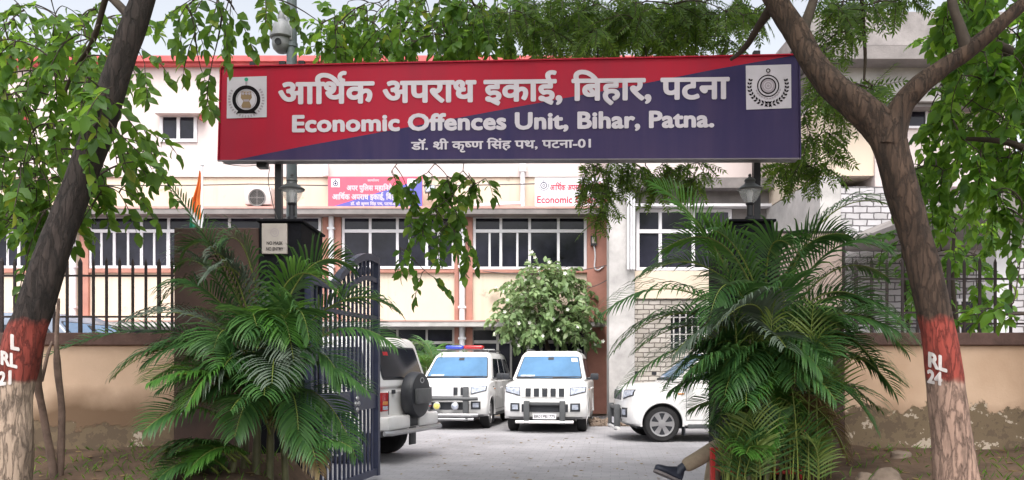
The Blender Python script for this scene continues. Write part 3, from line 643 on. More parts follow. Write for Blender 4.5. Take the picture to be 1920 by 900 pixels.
for k in range(4): bx(a, 1258, 1336, 594 + k * 16, 596 + k * 16, YT - .058, YT - .03)
part('window_grille', a, M['pale_concrete'], wo)
a = MB()
for k in range(9): bx(a, 1188 + k * 34, 1197 + k * 34, 697, 703, YT - .004, YT + .02)
part('weep_hole', a, M['dark_metal'], st)

# neighbouring whitewashed house at the right
YN = 17.0
nb = thing('neighbour_house', 'whitewashed brick house with grey flat roof slab behind the right tree trunk', 'house', (0, YN, 0))
a = MB(); bx(a, 1577, 1738, 350, 850, YN, YN + 6); part('brick_wall', a, M['brick_grey'], nb)
a = MB(); bx(a, 1538, 1576.6, 330, 850, YN - .05, YN + 6); part('corner_strip', a, M['pale_concrete'], nb)
a = MB(); bx(a, 1535, 1640, 190, 329.5, YN + .1, YN + 6); part('upper_wall', a, M['cream'], nb)
a = MB(); bx(a, 1640.5, 1900, 200, 349.5, YN + .05, YN + 6); part('upper_wall', a, M['white_wall'], nb)
a = MB(); bx(a, 1560, 1900, 116, 189.5, YN - .4, YN + 6); part('balcony_parapet', a, M['pale_concrete'], nb)
a = MB(); bx(a, 1625, 1900, 189.8, 200, YN - .3, YN + 6); part('ledge', a, M['slab'], nb)
a = MB(); bx(a, 1560, 1900, 85, 110, YN - .9, YN + 6); part('roof_slab', a, M['slab'], nb)
a = MB(); bx(a, 1520, 1900, 22, 84.5, YN - .7, YN + 6); part('roof_parapet', a, M['mid_concrete'], nb)
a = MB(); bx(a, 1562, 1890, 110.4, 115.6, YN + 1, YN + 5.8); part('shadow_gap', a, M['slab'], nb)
window(1660, 1740, 203, 240, None, (1700,), 4, Y=YN + .05, parent=nb)
# arcade house far right
YA = 13.5
ar = thing('arcade_house', 'white house with arched veranda and grey sloping roof at the right edge', 'house', (0, YA, 0))
def arch_wall(px0, px1, py0, py1, ax0, ax1, spring, Y, depth):
    mb = MB(); pts = [(px0, py1), (px0, py0), (px1, py0), (px1, py1), (ax1, py1)]
    r = (ax1 - ax0) / 2; cx = (ax0 + ax1) / 2
    pts += [(cx + r * math.cos(t), spring - r * 1.15 * math.sin(t)) for t in [math.pi * k / 14 for k in range(15)]] + [(ax0, py1)]
    mb.prism([P(x, y, Y) for x, y in pts], (0, depth, 0)); return mb
part('veranda_wall', arch_wall(1868, 2110, 405, 850, 1896, 2080, 520, YA, .3), M['white_alu'], ar)
a = MB(); bx(a, 1738.5, 2110, 380, 850, YA + 3.2, YA + 6); part('wall', a, M['brick_grey'], ar)
a = MB(); a.prism([P(1755, 402, YA - .7), P(1755, 392, YA - .7), P(1830, 350, YA - .7), P(2120, 345, YA - .7), P(2120, 402, YA - .7)], (0, 4, 0)); part('roof', a, M['slab'], ar)
window(1776, 1862, 560, 660, None, (1800, 1830), 5, Y=YA + 3.2, parent=ar)
# ---------------------------------------------------------------- boundary walls and railings
YW = 8.36
def boundary(name, label, px0, px1, base):
    t = thing(name, label, 'wall', (0, YW, 0))
    a = MB(); nx, nz = 60, 14; x0, x1 = PX(px0, YW), PX(px1, YW); zt = PZ(648, YW)
    a.box(x0, x1, YW, YW + .23, base, zt); part('plaster_wall', a, M['plaster' if px0 < 0 else 'plaster_flaking'], t)
    a = MB(); a.cbox(x0 - .01, x1 + .01, YW - .05, YW + .28, zt + .002, PZ(624, YW), .012); part('coping', a, M['cap'], t)
    return t
boundary('boundary_wall', 'tan plastered boundary wall with damp stained foot and brown coping beside the left tree trunk', -480, 326, 0.1)
boundary('boundary_wall', 'tan plastered boundary wall with flaking foot and brown coping behind the right tree trunk', 1584, 2330, 0.1)
def railing(label, xs, top, rails, Y=YW + .11, group='iron railings on the boundary wall'):
    t = thing('iron_railing', label, 'railing', (0, Y, 0), group=group)
    zb = PZ(626, YW)
    for px in rails:
        a = MB(); a.box(PX(xs[0] - 10, Y), PX(xs[-1] + 10, Y), Y - .012, Y + .012, PZ(px + 1.8, Y), PZ(px - 1.8, Y)); part('rail', a, M['rail_metal'], t)
    for i, x in enumerate(xs):
        a = MB(); hx = .011 if i % 6 else .018; x = PX(x, Y)
        zt = PZ(top + rnd.uniform(-2, 2), Y); a.box(x - hx, x + hx, Y - .0125, Y + .0125, zb, zt)
        a.add([(x - hx, Y - .0125, zt + .001), (x + hx, Y - .0125, zt + .001), (x + hx, Y + .0125, zt + .001), (x - hx, Y + .0125, zt + .001), (x, Y, zt + .05)], [(0, 1, 4), (1, 2, 4), (2, 3, 4), (3, 0, 4)])
        part('bar', a, M['rail_metal'], t)
railing('dark iron railing on the boundary wall behind the left tree trunk', [3 + 24.6 * k for k in range(-6, 14)], 492, (517, 594))
railing('dark iron railing on the boundary wall behind the right tree trunk', [1605 + 29.0 * k for k in range(0, 18)], 492, (523, 586, 607))

# ---------------------------------------------------------------- gate pillars and wing walls
lp = thing('gate_pillar', 'black granite gate pillar with brown wing wall at the left of the gateway', 'pillar', (0, 8.0, 0))
a = MB(); a.cbox(PX(486, 8), PX(565, 8), 8.0, 8.9, -.02, PZ(417, 8), .008); part('shaft', a, M['black_granite'], lp)
a = MB(); a.cbox(PX(484, 8) - .01, PX(565, 8) + .025, 7.96, 8.93, PZ(417, 8) + .002, PZ(411.5, 8), .008); part('cap', a, M['black_granite'], lp)
a = MB(); a.cbox(PX(326, 8.05), PX(485.5, 8.05), 8.05, 8.45, -.02, PZ(427, 8.05), .01); part('wing_wall', a, M['maroon'], lp)
rp = thing('gate_pillar', 'dark gate pillar with maroon wing wall and marble plaque behind the right palm', 'pillar', (0, 8.0, 0))
a = MB(); a.cbox(PX(1370, 8), PX(1452, 8), 8.0, 8.9, -.02, PZ(417, 8), .008); part('shaft', a, M['black_granite'], rp)
a = MB(); a.cbox(PX(1370, 8) - .025, PX(1452, 8) + .01, 7.96, 8.93, PZ(417, 8) + .002, PZ(411.5, 8), .008); part('cap', a, M['black_granite'], rp)
a = MB(); a.cbox(PX(1452.5, 8.05), PX(1583, 8.05), 8.05, 8.45, -.02, PZ(433, 8.05), .01); part('wing_wall', a, M['maroon'], rp)
pq = thing('marble_plaque', 'pinkish marble plaque in a dark frame on the wing wall behind the right palm fronds', 'plaque', P(1520, 577, 8.03))
a = MB(); bx(a, 1462, 1580, 437, 575, 8.028, 8.046); obj('slab', to(pq, a), M['marble'], pq)
a = MB()
for q in ((1458, 1584.5, 433, 437), (1458, 1584.5, 575, 579), (1458, 1462, 437.1, 574.9), (1580, 1584.5, 437.1, 574.9)): bx(a, *q, 8.015, 8.046)
obj('frame', to(pq, a), M['rail_metal'], pq)
# lettering too worn to read: a row of short dark chisel strokes under the frame
a = MB()
for k in range(17):
    x = 1500 + k * 4.3 + rnd.uniform(-.6, .6)
    if k % 6 == 5: continue
    h = rnd.uniform(2.6, 4.2)
    poly(a, [(x, 446), (x + 2.4, 446), (x + 2.4, 446 - h), (x, 446 - h)], lambda x, y, l: P(x, y, 8.026 - l) - pq.location, 0)
obj('worn_lettering', a, M['ink'], pq)
nt = thing('notice_plate', 'small dusty plate reading no mask no entry on the black left gate pillar', 'sign', P(516, 476, 7.97))
a = MB(); a.cbox(PX(491, 7.97), PX(538.5, 7.97), 7.965, 7.998, PZ(476, 7.97), PZ(419, 7.97), .004); obj('plate', to(nt, a), M['plate_grey'], nt)
pn = lambda x, y, l: P(x, y, 7.965 - l) - nt.location
lettering('lettering', ['NO MASK'], pn, M['ink'], nt, 500, 530, 458.5, 6, 0.02, lift=.002)
lettering('lettering', ['NO ENTRY'], pn, M['ink'], nt, 499, 531, 469.5, 6, 0.02, lift=.002)
a = MB(); ring(a, (515, 436), 7, 7.8, pn, .002); ring(a, (515, 436), 3, 3.6, pn, .002); obj('printed_symbol', a, M['emblem_grey'], nt)

def lantern(label, px, Y, base_px):
    s = Y / F
    t = thing('pillar_lantern', label, 'lamp', (PX(px, Y), Y, PZ(base_px, Y)), group='lanterns on the gate pillars')
    u = lambda y: (base_px - y) * s                      # pixel rows above the base
    o = base_px - 412
    a = MB(); a.lathe([(9 * s, 0), (9 * s, u(408 + o)), (6 * s, u(405 + o)), (5.6 * s, u(386 + o)), (7.5 * s, u(384 + o)), (8 * s, u(381 + o)), (5 * s, u(381 + o))], 20); obj('post', a, M['dark_metal'], t, 40)
    a = MB(); a.lathe([(7 * s, u(381 + o)), (12 * s, u(377 + o)), (18 * s, u(366 + o)), (20.5 * s, u(356 + o)), (20 * s, u(356 + o)), (17 * s, u(366 + o)), (11.3 * s, u(376 + o)), (6.5 * s, u(380.6 + o))], 28, closed=True); obj('glass_globe', a, M['lamp_glass'], t, 60)
    a = MB(); a.lathe([(4 * s, u(380 + o)), (4.5 * s, u(370 + o)), (6.5 * s, u(362 + o)), (4 * s, u(356.5 + o))], 16); obj('bulb', a, M['white_alu'], t, 60)
    a = MB(); a.lathe([(23 * s, u(357 + o)), (24 * s, u(354.6 + o)), (16 * s, u(349 + o)), (10 * s, u(345 + o)), (9 * s, u(341 + o)), (10.5 * s, u(339.5 + o)), (9.5 * s, u(336.5 + o)), (4 * s, u(333 + o)), (2.4 * s, u(331 + o)), (3.4 * s, u(328.5 + o)), (1 * s, u(326 + o))], 28); obj('hood', a, M['grey_plastic'], t, 40)
    return t
lantern('clear glass lantern with conical hood on the left gate pillar beside the sign post', 547.5, 8.15, 411.8)
lantern('clear glass lantern with conical hood on the right gate pillar above the palm', 1406, 8.07, 411.8)

# ---------------------------------------------------------------- the big gateway sign
sg = thing('gateway_sign', 'big red and navy sign board naming the Economic Offences Unit across the gateway', 'signboard', (0, 8.0, PZ(412, 8.2)))
TL, BL, TR, BR = P(416, 127, 8.15), P(411, 300.5, 8.15), P(1497, 104, 7.60), P(1499, 296.5, 7.60)
nrm = (TR - TL).cross(BL - TL).normalized()
if nrm.y > 0: nrm = -nrm                                   # towards the street
EYE = Vector((0, 0, CZ))
def on_sign(x, y, l):
    d = P(x, y, 1.0) - EYE; k = (TL - EYE).dot(nrm) / d.dot(nrm)
    return EYE + d * k + nrm * l
def sgl(x, y, l): return on_sign(x, y, l) - sg.location
depth = -nrm * 0.16
a = MB(); q = [on_sign(*c, 0) for c in ((416, 127), (1497, 104), (1499, 296.5), (411, 300.5))]
q = [v - nrm * .004 for v in q]; a.prism(q, depth); obj('box', to(sg, a), M['sign_metal'], sg)
div = [(437, 300.6), (560, 276), (745, 242), (960, 202), (1200, 158), (1340, 130), (1498, 101.5)]
edge_t = lambda x: lerp(127, 104, (x - 416) / 1081); edge_b = lambda x: lerp(300.5, 296.5, (x - 411) / 1088)
a = MB(); poly(a, [(416, 127), (1486, edge_t(1486))] + [(x, y) for x, y in reversed(div[:-1])] + [(411, 300.5)], sgl, .0); obj('red_field', a, M['sign_red'], sg)
a = MB(); poly(a, [(437, edge_b(437))] + div[1:-1] + [(1486, edge_t(1486)), (1497, 104), (1499, 296.5)], sgl, .0); obj('navy_field', a, M['sign_navy'], sg)
def edge_bar(x0, y0, x1, y1, w, m='sign_metal', l0=-.005, l1=.018):
    a = MB(); dx, dy = x1 - x0, y1 - y0; L = math.hypot(dx, dy); nx, ny = -dy / L * w, dx / L * w
    q = [on_sign(x, y, l0) for x, y in ((x0, y0), (x1, y1), (x1 + nx, y1 + ny), (x0 + nx, y0 + ny))]
    a.prism(q, nrm * (l1 - l0)); obj('frame', to(sg, a), M[m], sg)
edge_bar(409, 300.8, 1501, 296.8, 2.2); edge_bar(416, 124.4, 1497, 101.4, 2.4, 'sign_red')
edge_bar(1497.2, 103.9, 1499.2, 296.6, -2.4, 'sign_navy'); edge_bar(415.6, 127.1, 410.8, 300.4, 2.0, 'sign_red')
hl = lambda x: lerp(192, 184.5, (x - 523) / 845)
lettering('hindi_lettering', LINE_1, sgl, M['white_paint'], sg, 522, 1368, lambda x: lerp(194.5, 184.5, (x - 523) / 845), 42.5, 0.034, lift=.006, layer=.00003, ref=.70)
lettering('english_lettering', ['Economic Offences Unit, Bihar, Patna.'], sgl, M['white_paint'], sg, 548, 1339, lambda x: lerp(247, 237.5, (x - 548) / 790), 33.5, 0.040, lift=.006, layer=.00003, ref=.78, track=.012)
lettering('address_lettering', LINE_3, sgl, M['white_paint'], sg, 771, 1108, lambda x: lerp(281, 276.5, (x - 771) / 337), 16.0, 0.026, lift=.006, layer=.00003, ref=.72)
# left emblem: wheel ring with pillar capital
em = MB(); poly(em, [(426.5, 145.5), (500.5, 143), (500.5, 220), (425.5, 222.5)], sgl, .006)
eo = obj('emblem_plate', em, M['emblem_plate'], sg)
a = MB(); c = (462.5, 187)
ring(a, c, 19.6, 26.4, sgl, .009, 0, 40); ring(a, c, 17.0, 18.0, sgl, .009, 1, 40)
n = 26
for k in range(n):
    t0, t1 = R(-38 + 256 * k / n), R(-38 + 256 * (k + .55) / n)
    poly(a, [(c[0] + r * math.cos(t), c[1] + r * math.sin(t)) for r, t in ((29.5, t0), (34, t0), (34, t1), (29.5, t1))], sgl, .009, 1)
poly(a, [(443, 214), (448, 207.5), (477, 207.5), (482, 214), (476, 213), (449, 213)], sgl, .0095, 0)
disc(a, (462.5, 149.5), 3.6, sgl, .009, 3); poly(a, [(460.3, 153), (464.7, 153), (464.2, 160.5), (460.8, 160.5)], sgl, .009, 1)
poly(a, [(453.5, 172), (471.5, 172), (473, 184), (468, 190), (472, 199), (470, 203), (455, 203), (453, 199), (457, 190), (452, 184)], sgl, .009, 2)
for x in (456.5, 462.5, 468.5): disc(a, (x, 176), 2.6, sgl, .0105, 1)
poly(a, [(457, 187), (468, 187), (467, 191), (458, 191)], sgl, .0105, 1)
o = obj('emblem', a, [M['ink'], M['emblem_grey'], M['emblem_gold'], M['flag_green']], eo)
# right emblem: ringed globe in a laurel wreath
em = MB(); poly(em, [(1398, 123.5), (1483, 121), (1483.5, 203), (1399, 206)], sgl, .006); eo = obj('emblem_plate', em, M['emblem_plate'], sg)
a = MB(); c = (1440, 161.5)
ring(a, c, 18.6, 20.8, sgl, .009, 0, 40); ring(a, c, 12.8, 15.2, sgl, .009, 0, 36); disc(a, c, 13.3, sgl, .0088, 1); ring(a, c, 7.5, 8.6, sgl, .0105, 2); ring(a, c, 3, 4, sgl, .0105, 2)
ring(a, (1440, 133), 2.4, 4.2, sgl, .009, 0, 18); poly(a, [(1437.5, 137.5), (1442.5, 137.5), (1443, 141), (1437, 141)], sgl, .009, 1)
for k in range(12):
    t0, t1 = R(15 + 150 * k / 12), R(15 + 150 * (k + .7) / 12)
    poly(a, [(c[0] + r * math.cos(t), c[1] + r * math.sin(t)) for r, t in ((22.5, t0), (25, t0), (25, t1), (22.5, t1))], sgl, .009, 1)
for sgn in (-1, 1):
    for k in range(11):
        t = R(100 - 11.5 * k) if sgn > 0 else R(80 + 11.5 * k)
        px, py = c[0] + 35 * math.cos(t), c[1] + 34 * math.sin(t)
        tx, ty = sgn * math.sin(t), -sgn * math.cos(t)
        for side in (-1, 1):
            ax, ay = tx * .75 + side * math.cos(t) * .65, ty * .75 + side * math.sin(t) * .65
            L = 8.6 - .26 * k; bx_, by_ = -ay, ax
            poly(a, [(px, py), (px + ax * L * .5 + bx_ * 2.1, py + ay * L * .5 + by_ * 2.1), (px + ax * L, py + ay * L), (px + ax * L * .5 - bx_ * 2.1, py + ay * L * .5 - by_ * 2.1)], sgl, .009 if side > 0 else .0096, 0)
obj('emblem', a, [M['ink'], M['emblem_grey'], M['emblem_plate']], eo)
for px, Y, y0 in ((523, 8.32, 301), (1418, 8.22, 297)):
    a = MB(); x = PX(px, Y); a.box(x - .034, x + .034, Y - .034, Y + .034, PZ(411.5, 8.0) + .004, PZ(y0 - 40, Y)); obj('post', to(sg, a), M['dark_metal'], sg)
for z_ in (3.55, 3.9):
    a = MB(); x = PX(1418, 8.22); a.box(x - .02, x + .02, 7.78, 8.185, z_, z_ + .04); obj('bracket', to(sg, a), M['dark_metal'], sg)
a = MB(); x = PX(492, 8.25); a.cbox(x - .05, x + .05, 8.2, 8.32, PZ(313, 8.2), PZ(301, 8.2), .01); obj('junction_box', to(sg, a), M['black_plastic'], sg)
for px in (475, 530, 566, 1418, 1490):
    Yc = lerp(8.15, 7.6, (px - 416) / 1081) + .05; a = MB(); x = PX(px, Yc); z = PZ(edge_t(px) - 3, Yc); a.box(x - .03, x + .03, Yc - .03, Yc + .03, z - .02, z + .03); obj('fixing_lug', to(sg, a), M['dark_metal'], sg)
wv = MB(); wv.tube(sag(P(418, 306, 8.2), P(488, 309, 8.22), 0.02, 10), .004, 5); wv.tube(spline([P(506, 312, 8.25), P(503, 340, 8.25), P(509, 370, 8.25), P(514, 392, 8.25), P(520, 411, 8.2)]), .004, 5)
obj('cable', to(sg, wv), M['wire'], sg)

# ---------------------------------------------------------------- pole and dome camera
YP = 9.12
po = thing('street_pole', 'grey green steel pole rising behind the sign at its left end', 'pole', (PX(547, YP), YP, 0))
a = MB(); a.lathe([(.075, -.02), (.075, .9), (.062, .95), (.058, 5.2), (.052, 6.6), (.05, 6.61)], 20); obj('shaft', a, M['pole_metal'], po, 40)
a = MB(); a.lathe([(.18, -.01), (.18, .02), (.076, .022), (.076, -.01)], 20, closed=True); obj('base_plate', a, M['pole_metal'], po, 40)
for z in (5.05, 5.42):
    a = MB(); a.lathe([(.0595, z), (.068, z + .005), (.068, z + .05), (.0595, z + .055)], 20, closed=True); obj('clamp', a, M['pole_metal'], po, 40)
M['camera_grey'] = node_mat('dusty_camera_grey', (0.25, 0.255, 0.275), 0.5, 0.1, 8.0)
cc = thing('dome_camera', 'grey dome security camera hung from the pole above the big sign', 'camera', P(528, 50, YP - .02))
s = YP / F; base = Vector((0, 0, 0)); u = lambda y: (50 - y) * s
a = MB(); a.lathe([(20 * s, u(73)), (22 * s, u(71)), (21.5 * s, u(62)), (18 * s, u(50)), (12 * s, u(41)), (7.5 * s, u(38)), (7 * s, u(26)), (5 * s, u(22))], 28); hs = obj('housing', a, M['camera_grey'], cc, 40)
a = MB(); a.lathe([(17.5 * s, u(73.3)), (17.8 * s, u(84)), (15.5 * s, u(92)), (9 * s, u(98.5)), (2 * s, u(100.5))], 28); do = obj('camera_head', a, M['camera_grey'], cc, 60)
a = MB(); mm = Matrix.Translation((-1.5 * s, -17.2 * s, u(84.5))) @ Matrix.Rotation(R(97), 4, 'X'); a.lathe([(6 * s, -.01), (6 * s, .012), (4.6 * s, .012), (4.4 * s, .004), (.2 * s, .006)], 20, mm); obj('lens', a, M['black_plastic'], do, 40)
a = MB(); a.tube(spline([(5 * s, 0, u(30)), (12 * s, 0, u(40)), (17 * s, 0, u(56)), (21 * s, 0, u(66))], 4), [.02, .022, .024, .026] + [.026] * 9, 10); obj('bracket_arm', a, M['camera_grey'], cc, 40)
a = MB(); a.cbox(13.5 * s, 22 * s, -.05, .05, u(78), u(40), .01); obj('mounting_box', a, M['camera_grey'], cc, 30)

# ---------------------------------------------------------------- the open gate leaf
H0, H1 = Vector((-2.07, 8.12, 0)), Vector((-1.70, 10.10, 0))
gt = thing('iron_gate', 'slate grey iron gate leaf with arched top standing open behind the left palm', 'gate', H0)
gd = (H1 - H0); GL = gd.length; gd.normalize(); gn = Vector((gd.y, -gd.x, 0))     # gn faces the driveway
def G(u, z, w=0.0): return gd * (u * GL) + Vector((0, 0, z)) + gn * w
def top(t):          # outline of the arched top
    if t < .30: return 2.34
    if t < .44: k = (t - .30) / .14; return 2.34 + .16 * k * k * (3 - 2 * k)
    k = (t - .44) / .56; return 2.50 + .30 * math.sin(math.pi * min(1, k * 1.12) * .58) ** 0.9
def gbar(mb, a, b, w, d):   # rectangular bar between two gate points
    (u0, z0), (u1, z1) = a, b
    dx, dz = (u1 - u0) * GL, z1 - z0; L = math.hypot(dx, dz); nx, nz = -dz / L * w / 2 / GL, dx / L * w / 2
    mb.prism([G(u0 + nx, z0 + nz, -d / 2), G(u1 + nx, z1 + nz, -d / 2), G(u1 - nx, z1 - nz, -d / 2), G(u0 - nx, z0 - nz, -d / 2)], gn * d)
def curve_bar(fn, t0, t1, w, d, n=26):
    mb = MB(); vs = []
    for i in range(n + 1):
        t = lerp(t0, t1, i / n); z = fn(t)
        vs += [G(t, z, -d / 2), G(t, z, d / 2), G(t, z - w, d / 2), G(t, z - w, -d / 2)]
    fs = [(4 * i + a, 4 * i + (a + 1) % 4, 4 * i + 4 + (a + 1) % 4, 4 * i + 4 + a) for i in range(n) for a in range(4)] + [(3, 2, 1, 0), (4 * n, 4 * n + 1, 4 * n + 2, 4 * n + 3)]
    mb.add(vs, fs); return mb
gm = M['gate_metal']
obj('top_rail', curve_bar(top, 0, 1, .085, .075), gm, gt, 30)
obj('inner_arch', curve_bar(lambda t: top(t) - .27, .36, .985, .055, .05), gm, gt, 30)
for t, w in ((.012, .06), (.985, .07)):
    a = MB(); gbar(a, (t, .05), (t, top(t) - .09), w, .072); obj('stile', a, gm, gt)
for z, w in ((.10, .075), (2.02, .05)):
    a = MB(); gbar(a, (.03, z), (.965, z), w, .05); obj('cross_rail', a, gm, gt)
a = MB(); a.prism([G(.03, .90, -.012), G(.965, .90, -.012), G(.965, 1.13, -.012), G(.03, 1.13, -.012)], gn * .024); obj('band_panel', a, gm, gt)
for k in range(1, 15):
    t = .03 + .935 * k / 15
    a = MB(); gbar(a, (t, .14), (t, .898), .026, .026); gbar(a, (t, 1.132), (t, top(t) - .088), .026, .026); obj('bar', a, gm, gt)
for k in range(1, 21, 2):
    t = .40 + .56 * k / 21
    a = MB(); mm = Matrix.Translation(G(t, top(t) - .21, 0)); a.lathe([(.004, .06), (.016, .03), (.02, 0), (.014, -.03), (.006, -.05)], 10, mm); obj('finial', a, gm, gt, 50)
c = G(.62, .985, .02); mm = Matrix.Translation(c) @ gn.to_track_quat('Z', 'Y').to_matrix().to_4x4()
a = MB(); pts = [(-.11, .16), (-.07, .19), (0, .17), (.07, .19), (.11, .16), (.10, .0), (.06, -.12), (0, -.18), (-.06, -.12), (-.10, 0)]
a.prism([mm @ Vector((x, y, -.012)) for x, y in pts], mm.to_3x3() @ Vector((0, 0, .024))); bo = obj('shield_boss', a, gm, gt)
a = MB()
for x, y in ((0, 0.06), (-.045, -.0), (.045, -.0), (0, -.07)): a.lathe([(.03, .0125), (.026, .025), (.014, .032), (.002, .034)], 14, mm @ Matrix.Translation((x, y, 0)))
obj('rosette', a, M['chrome'], bo, 50)
for z in (.45, 1.9):
    a = MB(); a.lathe([(.028, z), (.028, z + .14)], 12, Matrix.Translation((-.022, 0, 0))); obj('hinge', a, gm, gt, 40)

# ---------------------------------------------------------------- flag
YF = 12.5
fg = thing('national_flag', 'saffron white and green flag hanging furled from a thin pole behind the left pillar', 'flag', (PX(379, YF), YF, 0))
a = MB(); a.tube([(0, 0, -.01), (0, 0, PZ(312, YF))], [.026, .018], 10); a.lathe([(.02, 0), (.03, .02), (.02, .05), (.004, .06)], 10, Matrix.Translation((0, 0, PZ(312, YF)))); obj('flag_pole', a, M['pipe'], fg, 40)
a = MB(); nr, nc = 34, 22; vs = []
for j in range(nr + 1):
    v = j / nr; y = lerp(322, 427, v)
    wd = (2 + 11 * min(1, v * 2.2) + 7 * v) * YF / F
    for i in range(nc + 1):
        u = i / nc; ph = u * 15 + v * 1.6
        vs.append((-.022 - u * wd + .012 * math.sin(v * 9), (.03 + .09 * v) * math.sin(ph) * (.3 + u * .7) - .01, PZ(y, YF) - u * .16 * v + .015 * math.cos(ph)))
fs, mi = [], []
for j in range(nr):
    for i in range(nc):
        k = j * (nc + 1) + i; fs.append((k, k + 1, k + nc + 2, k + nc + 1))
        s_ = (j / nr) * 1.35 + (i / nc) * .55; mi.append(0 if s_ < 1.16 else (1 if s_ < 1.42 else 2))
a.add(vs, fs); a.mi = mi; obj('cloth', a, [M['saffron'], M['flag_white'], M['flag_green']], fg, 80)
# ---------------------------------------------------------------- vehicles (local axes: +X ahead, +Y left, Z up)
def interp(tab, z):
    if z <= tab[0][0]: return tab[0][1]
    for (z0, x0), (z1, x1) in zip(tab, tab[1:]):
        if z <= z1: return lerp(x0, x1, (z - z0) / (z1 - z0))
    return tab[-1][1]
TUV = dict(hw=.90, prof=[(1.84, .30), (1.95, .35), (2.00, .46), (2.00, .62), (1.975, .69), (1.97, .80), (1.955, .96), (1.90, 1.035), (1.72, 1.075), (1.45, 1.10), (1.05, 1.135), (.3, 1.13), (-1.90, 1.13), (-1.97, 1.02), (-2.0, .6), (-1.95, .36), (-1.85, .30)],
           wx=(1.27, -1.41), wr=.345, ww=.205, track=.765, cab=dict(bx=(1.08, -1.96), by=.845, bz=1.115, tx=(.36, -1.80), ty=.70, tz=1.70, rx=(.22, -1.70), ry=.60, rz=1.80), fcurve=.17, rcurve=.06,
           side=[(.10, .375), (.405, .665), (.695, .93)], front=(.06, .94, .10, .93), rear=(.1, .9, .15, .85))
BOL = dict(hw=.865, prof=[(1.95, .36), (2.03, .42), (2.05, .55), (2.03, .70), (1.98, .95), (1.9, 1.04), (1.4, 1.07), (.85, 1.10), (.3, 1.12), (-1.98, 1.12), (-2.03, 1.05), (-2.05, .6), (-2.04, .50), (-1.9, .46)],
           wx=(1.36, -1.32), wr=.35, ww=.215, track=.735, cab=dict(bx=(.80, -2.03), by=.845, bz=1.10, tx=(.42, -1.83), ty=.735, tz=1.79, rx=(.30, -1.75), ry=.66, rz=1.87), fcurve=.10, rcurve=.03,
           side=[(.06, .33), (.36, .60), (.64, .93)], front=(.06, .94, .12, .92), rear=(.09, .91, .22, .86))
VAN = dict(hw=.92, prof=[(2.2, .32), (2.32, .42), (2.36, .6), (2.32, .9), (2.2, 1.15), (1.75, 1.30), (1.2, 1.34), (-2.2, 1.34), (-2.3, 1.2), (-2.32, .6), (-2.25, .36)],
           wx=(1.5, -1.4), wr=.34, ww=.2, track=.78, cab=dict(bx=(1.66, -2.26), by=.88, bz=1.32, tx=(.86, -2.14), ty=.78, tz=2.18, rx=(.70, -2.05), ry=.70, rz=2.28), fcurve=.2, rcurve=.05,
           side=[(.08, .34), (.37, .64), (.67, .95)], front=(.05, .95, .08, .93), rear=(.1, .9, .2, .9))
